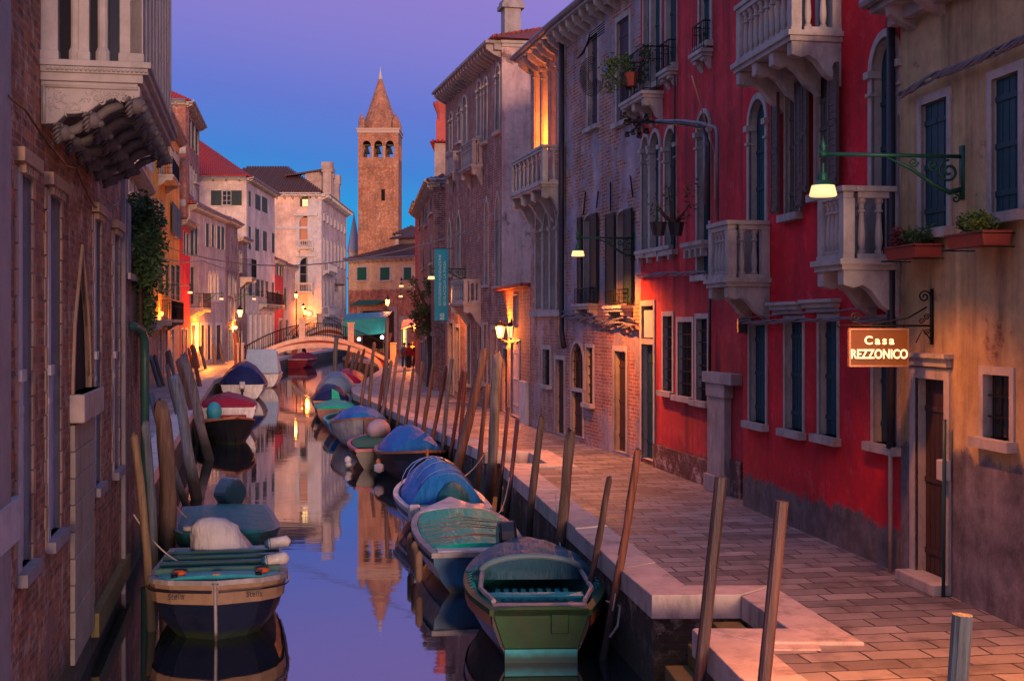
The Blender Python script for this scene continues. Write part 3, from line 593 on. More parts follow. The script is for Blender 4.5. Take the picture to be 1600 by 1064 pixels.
m=MB(); x=R9.hit(592)[0]; m.box(x-1.6,x+1.6,4,7,10.5,12.2); R9.add('dormer',m,PEACH); m=MB(); m.add([(x-2.4,3.6,12.0),(x+2,3.6,12.0),(x+2,7.5,12.9),(x-2.4,7.5,12.9),(x-2.4,3.6,12.15),(x+2,3.6,12.15),(x+2,7.5,13.1),(x-2.4,7.5,13.1)],[(0,1,2,3),(7,6,5,4),(0,4,5,1),(1,5,6,2),(2,6,7,3),(3,7,4,0)]); R9.add('dormer_roof',m,TILEB)
# small far houses left of and behind the tower
BK=Bld('far_brick_house','far brown roofed house glimpsed between the tower and the brick house',gp(618,165),gp(660,165),ZQ,15.6,PEACH,depth=9); BK.win(626,634,373,384,'g',fw=.2); BK.finish(); BK.roof(TILEB,1.5,.4)

# ============================================================ campanile
TB=wall_mat('tower_brick',brick=((.60,.22,.075),(.42,.14,.055)),mortar=(.42,.24,.13),grime=.35,bs=2.2)
D=190; k_=D/FPX; tw=empty('bell_tower',((591-800)*k_,D,0),0,label='tall brick bell tower with conical spire and three bells',category='bell tower')
hw=31.5*k_; zb=30.6-.2   # cornice under the spire
def zpx(y): return CAMZ-(y-Y0)*k_
H0,H1=zpx(283),zpx(217)
class Tw(Bld): pass
faces=[((-hw,0),(hw,0)),((hw,0),(hw,2*hw)),((hw,2*hw),(-hw,2*hw)),((-hw,2*hw),(-hw,0))]
zt=zpx(208)
class _F: pass
m=MB(); aw=1.05; xs=[-1.72,0,1.72]; z0=zpx(246); z1=zpx(220)
for fi,(a,b) in enumerate(faces):
    A_=Vector(a);B_=Vector(b);u=(B_-A_).normalized(); L_=2*hw
    def q(s0,s1,za,zb_):
        if s1-s0<1e-6 or zb_-za<1e-6: return
        m.poly([(*(A_+u*s0),za),(*(A_+u*s1),za),(*(A_+u*s1),zb_),(*(A_+u*s0),zb_)])
    q(0,L_,0,z0); q(0,L_,z1,zt); prev=0
    for xc in xs:
        s0=L_/2+xc-aw/2*1.15; s1=L_/2+xc+aw/2*1.15; q(prev,s0,z0,z1); prev=s1
        c=curve(s0,s1,z1,'arch')
        for (aa,bb),(a2,b2) in zip(c,c[1:]): m.poly([(*(A_+u*aa),bb),(*(A_+u*a2),b2),(*(A_+u*a2),z1),(*(A_+u*aa),z1)])
        # reveals
        k=len(c); inn=Vector((-u.y,u.x))*.6
        O=[(s0,z0)]+c+[(s1,z0)]; k=len(O)
        m.add([(*(A_+u*aa),bb) for aa,bb in O]+[(*(A_+u*aa+inn),bb) for aa,bb in O],[(i,i+1,i+1+k,i+k) for i in range(k-1)])
    q(prev,L_,z0,z1)
m.poly([(-hw+.02,.02,z0-.4),(hw-.02,.02,z0-.4),(hw-.02,2*hw-.02,z0-.4),(-hw+.02,2*hw-.02,z0-.4)])
shaft=obj('shaft',m,TB,tw)
m=MB()
for x in (-hw,-.35,hw-.7): m.box(x,x+.7,-.16,0,2,z0-3.4)
m.box(-hw,hw,-.12,0,z0-1.6,z0-1.0)
for c_ in (-hw/2+.1,hw/2-.1):
    inn=outline(c_-1.05,c_+1.05,z0-4.2,z0-2.1,'arch'); m.ring(inn,outline(c_-1.05,c_+1.05,z0-4.2,z0-2.1,'arch',.3),lambda a,b,d:(a,d,b),-.12,0)
obj('pilaster_strip',m,TB,tw)
obj('slit_window',MB().box(.45,1.0,-.02,.0,zpx(314),zpx(296)),DARK,tw)
m=MB()
for x in (-.86,.86): m.lathe([(.13,0),(.13,z1-z0-.9),(.24,z1-z0-.75),(.24,z1-z0-.55)],(x,.1,z0-.3),8)
m.box(-hw-.12,hw+.12,-.14,2*hw+.12,zt,zt+.45); m.box(-hw-.22,hw+.22,-.24,2*hw+.22,zt+.45,zt+.7)
obj('belfry_stonework',m,simple('tower_stone',(.5,.36,.27),.8),tw)
m=MB(); cone=[(2.55,zt+.7),(2.45,zt+1.6)]+[(2.45*(1-t)**1.04+.12,zt+1.6+(zpx(113)-zt-1.6)*t) for t in [i/8 for i in range(1,9)]]
m.lathe(cone,(0,hw,0),20); obj('spire',m,TB,tw,smooth=False)
m=MB(); m.lathe([(.34,0),(.22,.5),(.07,1.3),(.02,1.9)],(0,hw,zpx(113)-.5),8); obj('finial',m,STL,tw)
for sx in (-1,1):
    for sy in (0,1): obj('pinnacle',MB().lathe([(.5,0),(.5,1.0),(.54,1.05),(.05,2.3),(.02,2.7)],(sx*(hw-.5),.5+sy*(2*hw-1),zt+.7),8),TB,tw)
BR=simple('bronze_bell',(.035,.05,.035),.5,metal=.5)
for x in xs: obj('bell',MB().lathe([(.46,0),(.40,.1),(.28,.45),(.22,.75),(.1,.95),(.06,1.3)],(x,.5,z0+.55),10).box(x-.4,x+.4,.4,.6,z0+1.75,z0+1.95),BR,tw,smooth=False)
# stone lantern of a church left of the tower
ch=empty('church_pinnacle',(*gp(553,200),0),0,label='pale stone church pinnacle at the left foot of the bell tower',category='pinnacle')
k_=.1; obj('drum',MB().lathe([(.95,1),(.95,11),(1.15,11.3),(.9,11.6),(.9,15.2),(1.1,15.5)],(0,0,0),8),simple('tower_stone',(.5,.36,.27),.8),ch); obj('cap',MB().lathe([(1.05,15.5),(.08,21.2),(.02,21.7)],(0,0,0),8),simple('lead_cap',(.25,.25,.33),.6),ch)
# ============================================================ LEFT BANK
def lw(D): return (-2.02-.2035*D,D)
BRL=wall_mat('near_palace_brick',brick=((.42,.13,.055),(.13,.045,.035)),mortar=(.26,.18,.12),plaster=(.30,.16,.15),cover=.12,grime=.5,bs=1.15)
P1=Bld('brick_canal_palace','old brick palace rising from the water with a carved stone balcony overhead',lw(7.0),lw(20.3),-1.0,10.5,BRL,depth=9,cat='palace')
TT=stone('toothed_stone',(.33,.22,.15),.7)
def tooth(b,s0,s1,z0,z1,o,w=.13):
    k=int((z1-z0)/.22); rr=random.Random(int(s0*100)); MM={-1:MB(),1:MB()}
    for i in range(k):
        za=z0+(z1-z0)*i/k; zb=z0+(z1-z0)*(i+1)/k-.012
        for a,sg in ((s0,-1),(s1,1)):
            e=w*(1 if i%2 else .62)+rr.uniform(-.02,.02)+rr.uniform(-.01,.01); x0,x1=(a-e,a) if sg<0 else (a,a+e); MM[sg].box(x0,x1,-.010-rr.random()*.010,.03,za,zb)
    for m in MM.values(): b.add('quoin_strip',m,TT,o,bev=.006)
PNL=stone('pale_blue_panel',(.36,.36,.43),.3); GB=stone('blue_grey_jamb',(.21,.20,.24),.3)
for i,(xl,xr,yt,yb,sh) in enumerate(((27,48,265,885,'g'),(73,93,300,835,'g'),(146,156,338,757,'g'),(176,185,362,733,'g'))):
    o,(a,b,c,d)=P1.win(xl,xr,yt,yb,'g',fw=.03,dep=.28,fmat=GB,pr=.0,nx=2,nz=4); tooth(P1,a-.03,b+.03,c-.08,d,o)
    m=MB(); m.box(a-.16,b+.16,-.09,.0,d+.02,d+.14); n=int((b-a)/.13)
    for j in range(n): x=a+(b-a)*(j+.2)/n; m.box(x,x+.07,-.07,.0,d-.06,d+.02)
    P1.add('window_hood',m,TT,o)
    z=c+(d-c)*.47; m=MB(); m.box(a-.02,a+.14,-.02,.26,c,d-.02); m.box(a-.06,a+.18,-.05,.26,z,z+.10); m.box(a-.04,a+.16,-.03,.26,z-.28,z-.22); P1.add('mullion_column',m,PNL,o)
    P1.add('blind_panel',MB().box(a+.14,b,.06,.12,c,z),PNL,o)
o,(a,b,c,d)=P1.win(113,139,392,610,'k','ogee',fw=.08,dep=.04,fmat=TT,pr=.03)
m=MB(); m.box(a-.2,b+.2,-.16,.1,c-.32,c); P1.add('window_sill',m,STD,o,bev=.02)
a2,b2,c2,d2=P1.rect(114,142,642,1006); m=MB()
for i in range(9): z=c2-.0+(c-.34-c2)*i/9; m.box(a-.16,b+.14,-.05-.006*(i%2),.02,z,z+(c-.34-c2)/9-.006)
P1.add('stone_panel',m,stone('pitted_stone',(.27,.245,.21),.85),bev=.012)
P1.win(0,0,0,0,'g',raw=(.5,1.2,2,5.4),fw=.1,fmat=GB); 
x=P1.hit(6)[0]; m=MB(); m.box(x-.9,x+.03,-.05,.0,-1,10); P1.add('corner_pilaster',m,GB); z0=P1.hit(20,840)[1]; z1=P1.hit(20,775)[1]; P1.add('stone_band',MB().box(x-.9,P1.hit(26)[0]-.12,-.07,0,z0,z1),PNL)
x=P1.hit(190)[0]; P1.add('stone_strip',MB().box(x-.05,x+.08,-.06,.0,-1,10),GB)
z=.85; P1.add('mossy_ledge',MB().box(P1.hit(142)[0],P1.L,-.10,.02,.25,.55),MOSS)
P1.finish()
# drooping cable along the palace wall
pts=[P1.world(*(lambda h:(h[0],.05,h[1]))(P1.hit(px,py))) for px,py in ((2,150),(30,172),(60,215),(95,258),(112,262),(124,290),(140,322),(160,330),(182,312))]
tag(obj('cable',MB().tube(pts,.012,6),IRON),'black cable drooping across the near brick palace wall','cable')
# the carved, glazed stone balcony of the palace
sN=P1.hit(62)[0]; W=P1.world(sN,0,0); dx=(223-800)/FPX; p=(dx*W.y-W.x)/(P1.n.x-dx*P1.n.y); Dc=(W+Vector((P1.n.x,P1.n.y,0))*p).y; sF=P1.hit(268,off=p)[0]
zt=CAMZ-(98-Y0)*Dc/FPX; print('balc',sN,sF,p,zt,Dc)
LIG=stone('grey_liago_stone',(.34,.32,.32),.55)
m=MB(); m.box(sN-.02,sF+.08,-p-.08,0,zt-.06,zt); m.box(sN,sF+.05,-p-.05,0,zt-.12,zt-.06); m.box(sN+.02,sF,-p,0,zt-.2,zt-.12); m.box(sN+.05,sF,-p+.05,0,zt-.25,zt-.2)
bal=P1.add('enclosed_balcony',m,LIG,bev=.008)
# rope moulding and pilasters
m=MB(); 
for i in range(22): y=-p-.05+(p)*i/22; m.ball((sN-.015,y+.02,zt-.085),.018,.022,.02,6,4)
P1.add('rope_moulding',m,LIG,bal)
for y0,y1 in ((-p,-p+.22),(-.16,0),(-p+.50,-p+.60)): P1.add('pilaster',MB().box(sN+.03,sN+.16,y0,y1,zt,10.4).box(sN+.01,sN+.18,y0-.01,y1+.01,zt,zt+.09),LIG,bal,bev=.01)
P1.add('column',MB().lathe([(.07,0),(.07,.1),(.05,.14),(.055,3.4)],(sN+.1,-p+.38,zt),12),LIG,bal,smooth=False); P1.add('column',MB().lathe([(.07,0),(.07,.1),(.05,.14),(.055,3.4)],(sN+.1,-.32,zt),12),LIG,bal)
P1.add('pane',MB().poly([(sN+.14,-.16,zt),(sN+.14,-p+.2,zt),(sN+.14,-p+.2,10.4),(sN+.14,-.16,10.4)]),GLS,bal); P1.add('brick_panel',MB().box(sN+.12,sN+.15,-.42,-.30,zt+.5,10.4),BRL,bal)
n=9
for i in range(n+1):
    x=sN+.1+(sF-sN-.2)*i/n; P1.add('pilaster',MB().box(x-.07,x+.07,-p,-p+.12,zt,10.0).box(x-.09,x+.09,-p-.03,-p+.1,9.2,9.4),LIG,bal)
P1.add('pane',MB().poly([(sN+.1,-p+.08,zt),(sF-.1,-p+.08,zt),(sF-.1,-p+.08,10.4),(sN+.1,-p+.08,10.4)]),GLS,bal); P1.add('pane',MB().poly([(sF-.05,-p+.08,zt),(sF-.05,0,zt),(sF-.05,0,10.4),(sF-.05,-p+.08,10.4)]),LIG,bal)
P1.add('eave',MB().box(sN-.1,sF+.15,-p-.18,0,10.0,10.2),LIG,bal)
# carved side bracket (camera-facing) with leaf relief, and lion-headed consoles behind it
bz=zt-.22; H=.5
prf=[(0,bz),(-p+.03,bz),(-p+.03,bz-.20),(-p+.12,bz-.26),(-p+.28,bz-.24),(-p+.40,bz-.34),(-p+.52,bz-.52),(-p+.62,bz-.55),(-p+.72,bz-.56),(-.14,bz-.74),(0,bz-.76)]
prf=[(a,bz+(b-bz)*.52) for a,b in prf]
nb=6
for i in range(nb):
    x=sN+.06+(sF-sN-.42)*i/(nb-1); mt=LIG if i==0 else STDK; b=MB(); b.prism(prf,lambda a,bb,d:(d,a,bb),x,x+.2)
    k=P1.add('bracket',b,mt,bal,bev=.015)
    r=MB(); rr=random.Random(i)
    if i==0:
        for j in range(40):   # acanthus relief as raised curls
            t=rr.random(); yy=-.08-(p-.2)*t; lo=(-.66+.48*t)*.52; zz=bz-.05+ (lo+.05)*rr.random(); a=rr.random()*6.28; q=rr.uniform(.035,.06)
            r.tube([(x-.008+.012*math.sin(u*3),yy+q*math.cos(a+u*3.6)*(.35+.65*(1-u)),zz+q*math.sin(a+u*3.6)*(.35+.65*(1-u))) for u in [v/6 for v in range(7)]],[.004,.008,.011,.012,.011,.008,.004],6)
        r.tube([(x-.01,-.03,bz-.03),(x-.01,-p+.05,bz-.03)],.016,6); r.tube([(x-.01,-.03,bz-.03),(x-.01,-.03,bz-.38)],.016,6)
        P1.add('relief',r,mt,k,smooth=True)
    for hx,hz,hs in ((-p+.08,bz-.17,.095),(-p+.48,bz-.33,.09),(-.2,bz-.46,.085)):
        h=MB(); h.ball((x+.1,hx,hz),hs,hs,hs*.95,10,7); h.ball((x+.1,hx-hs*.75,hz-hs*.35),hs*.5,hs*.5,hs*.42,8,5)
        for s_ in (-1,1): h.ball((x+.1+s_*hs*.8,hx+hs*.1,hz+hs*.7),hs*.3,hs*.2,hs*.3,6,4); h.ball((x+.1+s_*hs*.35,hx-hs*.85,hz+hs*.2),hs*.16,n=6,m=4)
        for j in range(14): a=j/14*6.28; h.tube([(x+.1+hs*.7*math.cos(a),hx+.02,hz+hs*.7*math.sin(a)),(x+.1+hs*1.25*math.cos(a+.4),hx+.05,hz+hs*1.2*math.sin(a+.4)),(x+.1+hs*1.3*math.cos(a+.8),hx+.09,hz+hs*1.3*math.sin(a+.8))],[.02,.017,.006],5)
        P1.add('lion_head',h,STDK,k if i else bal,smooth=True)
    s_=MB(); s_.tube([(x+.1,-p+.2,bz-.17),(x+.1,-p+.34,bz-.22),(x+.1,-p+.42,bz-.29),(x+.1,-.42,bz-.35),(x+.1,-.32,bz-.42),(x+.1,-.1,bz-.50)],[.04,.05,.045,.045,.05,.04],8); P1.add('scroll',s_,STDK,k,smooth=True)
# garden wall with ivy and a big green pipe
GWm=wall_mat('garden_wall_brick',brick=((.30,.10,.07),(.2,.075,.055)),mortar=(.22,.18,.16),plaster=(.28,.26,.26),cover=.35,grime=.7)
G=Bld('garden_wall','crumbling brick garden wall under the ivy beside the near palace',lw(20.3),lw(24.5),-1,4.9,GWm,depth=.5,cat='wall'); G.wname='brickwork'
G.add('stone_post',MB().box(.0,.55,-.06,.3,4.9,6.1),GB); G.finish(); G.add('coping',MB().box(0,G.L,-.1,.6,4.9,5.0),STD)
def dpipe(name,label,pts,r,mat,n=10): return tag(obj(name,MB().tube(pts,r,n),mat,smooth=True),label,'pipe')
w_=lambda t,o,z:G.world(t,o,z)
dpipe('drain_pipe','thick dark green pipe bending out of the garden wall',[w_(.8,.0,4.15),w_(1.0,.06,4.15),w_(1.35,.16,4.08),w_(1.5,.2,3.9),w_(1.52,.2,3.6),w_(1.52,.2,.3)],.075,PIPEG)
# houses further along
def F(name,label,a,Da,b,Db,z1,mat,depth=8,**k): return Bld(name,label,gp(a,Da),gp(b,Db),ZQ,z1,mat,depth=depth,**k)
PK=wall_mat('pink_plaster_low',brick=((.30,.12,.09),(.22,.09,.07)),plaster=(.42,.22,.20),cover=.7,grime=.5)
H1=F('pink_flower_house','small pink house whose ledge is edged with flowers left of the orange house',196,50,228,62,13.2,PK)
for xl,xr in ((201,207),(212,219)): H1.win(xl,xr,262,305,'s',fw=.12,smat=WOODW)
H1.win(213,220,345,395,'s'); H1.finish(); H1.cornice(z=10.6,proj=.5,dent=.5,gutter=False); H1.roof(TILE,1)
ORG=wall_mat('bright_orange_render',plaster=(.90,.38,.012),pl2=(.80,.30,.012),cover=1,grime=.3,low=(4.6,(.38,.22,.17)))
H2=F('orange_house','bright orange house with dark green shutters and a tiny iron balcony',228.5,62.2,280.5,84,16.0,ORG)
for xl,xr,yt,yb,st in ((229,238,240,268,'s'),(250,253,245,285,'s'),(266.5,271,232,283,'s'),(274.5,277,238,285,'s'),(229,238,310,335,'s'),(249,254,318,355,'s'),(248,254,412,460,'s'),(258,262,415,462,'s'),(267,272,415,468,'s'),(275,279.5,415,470,'s')):
    H2.win(xl,xr,yt,yb,st,fw=.14,dep=.12,pr=.05,smat=WOODW if yt<290 else GRN)
o=H2.win(271,274,325,370,'k',fw=.05)[0]; a,b,c,d=H2.rect(266,280,323,370); H2.shut(a,(a+b)/2-.02,c,d,GRN,o,y=-.14); H2.shut((a+b)/2+.02,b,c,d,GRN,o,y=-.14)
z=H2.hit(256,284)[1]; a,b,_,_=H2.rect(247,259,1,2); H2.balcony(a,b,z,.95,.75,iron=True,bh=.5)
z=H2.hit(258,500)[1]; a,b,_,_=H2.rect(240,262,1,2); H2.balcony(a,b,z,1.0,.9,iron=True,bh=.5)
for xl,xr in ((247,252),(256,261),(266,271)): H2.win(xl,xr,515,585,'d',fw=.15,smat=WOODW)
H2.finish(); H2.cornice(proj=.45,dent=.6,mat=STD); H2.roof(TILE,1.2)
BRT=wall_mat('warm_brick',brick=((.46,.14,.07),(.34,.10,.06)),mortar=(.38,.22,.16),grime=.4,plaster=(.5,.3,.22),cover=.1)
H3=F('tall_brick_house','tall orange brick house with tiled roof and shuttered attic',262,89,290,89,19.6,BRT,depth=1); H3.finish(); H3.cornice(proj=.4,dent=1); 
q=F('x','',290,89,311.5,101,19.6,BRT,depth=5,root=H3); q.wname='canal_wall'
for xl,xr,yt,yb in ((293,298,184,228),(300,304,192,233),(305,309,200,240),(293,295,250,300),(297,299,256,305),(301,303,262,308),(305,307,268,312)): q.win(xl,xr,yt,yb,'s',fw=.12,smat=GRN if yt<240 else WOODW)
q.finish(); q.cornice(proj=.5,dent=.7); q.roof(TILER,1.6,.3)
for y_ in (240,322): z=H3.hit(276,y_)[1]; H3.add('quoin',MB().box(H3.L-1.0,H3.L+.02,-.05,0,z,z+.45),ST)
H4=F('narrow_crimson_house','very narrow crimson house squeezed beside the orange house',281,84.2,297,89.6,11.0,RED,depth=4)
H4.win(287,290,362,398,'s',fw=.15,smat=GRT); H4.win(292,295,366,400,'s',fw=.15,smat=GRT); H4.win(283,286,515,560,'d',fw=.15); H4.win(289,292,515,562,'d',fw=.15); H4.finish(); H4.cornice(proj=.5,dent=.5); H4.roof(TILE,.7)
GRY=wall_mat('grey_beige_render',plaster=(.56,.46,.38),pl2=(.46,.36,.30),cover=1,grime=.5,low=(3.2,(.36,.30,.26)))
H5=F('grey_gable_house','greyish house with dark green shutters and small arched triple window',297.5,89.8,352,103,12.5,GRY,depth=4)
for xl,xr,yt,yb,sh in ((298,303,350,400,0),(305,309,352,398,1)): H5.win(xl,xr,yt,yb,'s',fw=.1,smat=GRT)
for xl,xr,yt,yb in ((321.5,325,350,386),(330.5,333,351,386),(339,343,354,389),(345.5,349,355,390)): H5.win(xl,xr,yt,yb,'s',fw=.12,pr=.06,dep=.08)
for xl,xr in ((326,330),(331.5,335.5),(337,341)): H5.win(xl,xr,425,470,'g','arch',fw=.12,fmat=STL)
H5.win(298,303,418,475,'s',fw=.12); H5.win(311,313,440,470,'g','arch',fw=.1); 
for xl,xr in ((299,304),(314,320),(324,330),(338,346)): H5.win(xl,xr,508,562,'d',fw=.2,fmat=STL)
a,b,_,_=H5.rect(297,310,1,2); H5.balcony(a,b,H5.hit(303,481)[1],1.0,.9,iron=True,bh=.5)
H5.finish(); H5.cornice(proj=.45,dent=.6); H5.roof(TILE,1.2,.4,hip=False); H5.add('chimney',MB().box(6,7,1,1.8,12.4,14.6).box(5.8,7.2,.8,2.0,14.6,14.8),ST)
PKB=wall_mat('peeling_pink_brick',brick=((.34,.16,.12),(.25,.12,.1)),plaster=(.50,.34,.28),cover=.45,grime=.4)
H6=F('peeling_pink_house','narrow house of peeling pinkish brick left of the cream house',352.5,103.2,371,110,12.6,PKB,depth=4)
for xl,xr,yt,yb,sh in ((357,360,430,460,'arch'),(363,366,432,462,'arch'),(357,361,470,500,'flat'),(366,369,440,500,'flat'),(357,362,515,565,'flat'),(364,369,515,565,'flat')): H6.win(xl,xr,yt,yb,'g',sh,fw=.15)
H6.finish(); H6.cornice(proj=.5,dent=.6); H6.roof(TILE,.8)
H6b=F('low_pink_annexe','lower pink fronted annexe with an iron balcony before the cream house',371.5,110.2,386,115.5,11.6,PKB,depth=3)
H6b.win(374,378,395,425,'g',fw=.15); H6b.win(375,378,452,490,'s',fw=.15); H6b.win(381,384,452,490,'s',fw=.15); H6b.win(373,378,520,560,'d',fw=.2); a,b,_,_=H6b.rect(375,383,1,2); H6b.balcony(a,b,H6b.hit(379,434)[1],1.6,1.0,iron=True,bh=.8); H6b.finish(); H6b.cornice(proj=.5,dent=.6)
CRM=wall_mat('cream_render',plaster=(.76,.62,.50),pl2=(.66,.52,.42),cover=1,grime=.25)
H7=F('cream_tiled_house','cream house under a bright red tiled roof with laundry window',303,118,385,118,17.6,CRM,depth=1)
o,(a,b,c,d)=H7.win(347,361,298,321,'g',fw=.06); H7.shut(a-1.0,a-.05,c,d,GRN,o); H7.shut(b+.05,b+1.0,c,d,GRN,o)
H7.finish(); H7.cornice(proj=.6,dent=1.2)
q=F('y','',385,118,429,134,17.6,CRM,depth=8,root=H7); q.wname='canal_wall'
for xl,xr,yt,yb in ((387,391,299,322),(399,406,305,328),(409.5,417,309,332),(387,391,354,389),(399,404,358,392),(411,416,362,392),(425,428,365,395),(388,393,436,462),(399,405,437,463),(408,411,438,464),(415,418,440,466),(425,427,442,470)): q.win(xl,xr,yt,yb,'s',fw=.15,dep=.1)
for xl,xr in ((389,393),(397,401),(405,409),(413,417),(421,425)): q.win(xl,xr,490,545,'k',fw=.3,fmat=STL)
a,b,_,_=q.rect(404,432,1,2); q.balcony(a,b,q.hit(418,476)[1],1.2,.8,iron=True,bh=.5,brk=5)
q.finish(); q.cornice(proj=.6,dent=.9); 
m=MB(); zr=17.7
# hipped roof over the wedge-shaped cream house
Mi=H7.root.matrix_basis.inverted(); C=[Vector((*gp(300,117.3),zr)),Vector((*gp(386.5,117.2),zr)),Vector((*gp(431.5,134.5),zr)),Vector((-34,136,zr))]; C=[Vector((c.x,c.y,zr)) for c in C]; rid=[Vector((-31.0,124,zr+4.6)),Vector((-26.8,127,zr+1.6))]
W=[rid[0],rid[1],*C]
W=[Mi@v for v in W]; m.add(W,[(2,3,1,0),(3,4,1),(4,5,0,1),(5,2,0)])
for i in range(26):
    t=(i+.5)/26; b0=C[0].lerp(C[1],t); tp=rid[0].lerp(rid[1],t) if t>.0 else rid[0]
    m.tube([Mi@(b0+Vector((0,0,.05))),Mi@(tp+Vector((0,0,.05)))],.11,5)
for i in range(16):
    t=(i+.5)/16; b0=C[1].lerp(C[2],t); m.tube([Mi@(b0+Vector((0,0,.05))),Mi@(rid[1]+Vector((0,0,.05)))],.09,5)
H7.add('roof',m,TILER)
H8=F('low_red_house','low red rendered house with tall dark windows beside the cream house',429.5,136,443,143,10.9,PINKRED,depth=6)
H8.win(432,435,408,430,'s',fw=.1); H8.win(437.5,440,410,432,'s',fw=.1); H8.win(432,435,455,480,'s',fw=.1); H8.win(436,441,500,545,'d',fw=.2); H8.finish(); H8.roof(TILE,1.5); H8.cornice(dent=.7)
H8.add('chimney',MB().box(2.5,4.0,1,2.4,10,13.5).add([(2.2,.7,13.5),(4.3,.7,13.5),(4.3,2.7,13.5),(2.2,2.7,13.5),(3.25,1.7,14.7)],[(0,1,4),(1,2,4),(2,3,4),(3,0,4)]),simple('red_chimney_render',(.45,.10,.08),.8))
H9=F('grey_brown_house','plain grey brown house between the low red house and the pale palazzo',443.5,143.2,461,148,10.6,GRY,depth=6)
H9.win(444.5,447,450,485,'s',fw=.1); H9.win(457,460,435,470,'k',fw=.1); H9.win(446,450,500,545,'d',fw=.2); H9.finish(); H9.roof(TILE,1.2); H9.cornice(dent=.7)
PAL=wall_mat('pale_peach_palace_render',plaster=(.86,.62,.48),pl2=(.78,.52,.38),cover=1,grime=.2)
H10=F('peach_palazzo','tall pale peach palazzo with one lit attic window and arched balcony windows',427,150,502,150,19.4,PAL,depth=1,cat='palazzo')
H10.win(472,483,311,323,'l',fw=.25,dep=.1,sill=False,fmat=DOORW,nx=2,nz=2)
H10.win(468,488,338,384,'n','arch',fw=.4,dep=.15,fmat=STL,lintel=0,sill=False); H10.add('blocked_arch',MB().poly([(H10.hit(469)[0],.14,H10.hit(478,379)[1]),(H10.hit(487)[0],.14,H10.hit(478,379)[1]),(H10.hit(487)[0],.14,H10.hit(478,340)[1]),(H10.hit(469)[0],.14,H10.hit(478,340)[1])]),simple('salmon_infill',(.56,.24,.14),.9))
H10.win(468,489,402,455,'g','arch',fw=.4,dep=.3,fmat=STL,nx=2,nz=4,sill=False)
for ys in (380,390): pass
a,b,_,_=H10.rect(467,490,1,2); H10.balcony(a,b,H10.hit(478,388)[1],.95,.6,mat=STL,bh=.6); H10.balcony(a,b,H10.hit(478,456)[1],1.0,1.0,mat=STL,bh=.7)
m=MB(); 
for y in (334,): z=H10.hit(478,y)[1]; m.box(a-.5,b+.5,-.5,0,z-.3,z)
z=H10.hit(478,398)[1]; m.box(a-.3,b+.3,-.35,0,z-.25,z); z=H10.hit(440,354)[1]; m.box(0,H10.L,-.12,0,z-.3,z); m.box(H10.L-1.6,H10.L+.05,-.15,0,ZQ,18.8); H10.add('stone_trim',m,STL)
H10.finish(); H10.cornice(proj=1.0,dent=.85,h=.5,mat=STL,brk=.5,gutter=False)
q=F('z','',502,150,541.5,176,19.4,PAL,depth=10,root=H10); q.wname='canal_wall'
for i in range(7):
    t0=1.5+i*3.6; q.win(0,0,0,0,'g','arch',raw=(t0,t0+1.2,11.6,14.6),fw=.3,fmat=STL,column=True); q.win(0,0,0,0,'g',raw=(t0,t0+1.2,16.4,17.4),fw=.2,fmat=STL); q.win(0,0,0,0,'g','arch',raw=(t0,t0+1.2,6.2,9.6),fw=.3,fmat=STL,column=True); q.win(0,0,0,0,'k','flat',raw=(t0,t0+1.1,1.6,4.2),fw=.3,fmat=STL)
q.balcony(1,9,10.4,1.0,.8,mat=STL,bh=.5,brk=4,nb=14); q.balcony(1,7,5.2,1.0,.8,mat=STL,bh=.5,brk=4,nb=10)
q.finish(); q.cornice(proj=1.0,dent=1.0,h=.5,mat=STL,brk=.5,gutter=False)
H10.add('side_bay',(lambda M:M)(MB().box(1,2,1,2,1.2,2)),PAL) if 0 else None
# hipped brown roof
Mi=H10.root.matrix_basis.inverted(); zr=19.5; C=[Vector((-36,149,zr)),Vector((*gp(503.5,149),zr)),Vector((*gp(543,177),zr)),Vector((-36,177,zr))]; rid=[Vector((-33.0,160,zr+4.2)),Vector((-28.2,160,zr+4.2))]
m=MB(); m.add([Mi@v for v in C+rid],[(0,1,5,4),(1,2,5),(2,3,4,5),(3,0,4)])
for i in range(44):
    t=(i+.5)/44; b0=C[0].lerp(C[1],t); tt=min(1,t*14.5/3,(1-t)*14.5/6.2); tp=b0.lerp(Vector((b0.x,160,zr+4.2)),tt); m.tube([Mi@(b0+Vector((0,0,.05))),Mi@(tp+Vector((0,0,.05)))],.12,5)
H10.add('roof',m,TILEB)
x=H10.hit(478)[0]; H10.add('dormer',MB().box(x-.8,x+1.6,4.5,7,20,22.4),PEACH); H10.add('dormer_roof',MB().add([(x-3.2,4.2,21.9),(x+2,4.2,22.6),(x+2,7.5,22.9),(x-3.2,7.5,22.2),(x-3.2,4.2,22.05),(x+2,4.2,22.9),(x+2,7.5,23.2),(x-3.2,7.5,22.4)],[(0,1,2,3),(7,6,5,4),(0,4,5,1),(1,5,6,2),(2,6,7,3),(3,7,4,0)]),TILEB)
for dy,px in ((1.5,508),(6,512),(13,522)):
    c=Mi@Vector((*gp(px+3,151+dy),0)); s_=1.0 if dy<3 else .8; H10.add('chimney',MB().box(c.x-.5*s_,c.x+.5*s_,c.y,c.y+1,19,21+1.2*s_).box(c.x-.65*s_,c.x+.65*s_,c.y-.1,c.y+1.1,21+1.2*s_,22.2+1.2*s_),PEACH)
# building with the oriel on the palazzo's canal side
q2=F('w','',517,162,534,164,9.0,CRM,depth=3,root=H10); q2.z0=5.0; q2.wname='oriel_wall'; q2.win(522,527.5,436,456,'g',fw=.15,dep=.1,nx=3,nz=4); q2.finish(); q2.box('oriel_roof',-.2,q2.L+.2,-.3,3,9.0,9.2,TILEB)
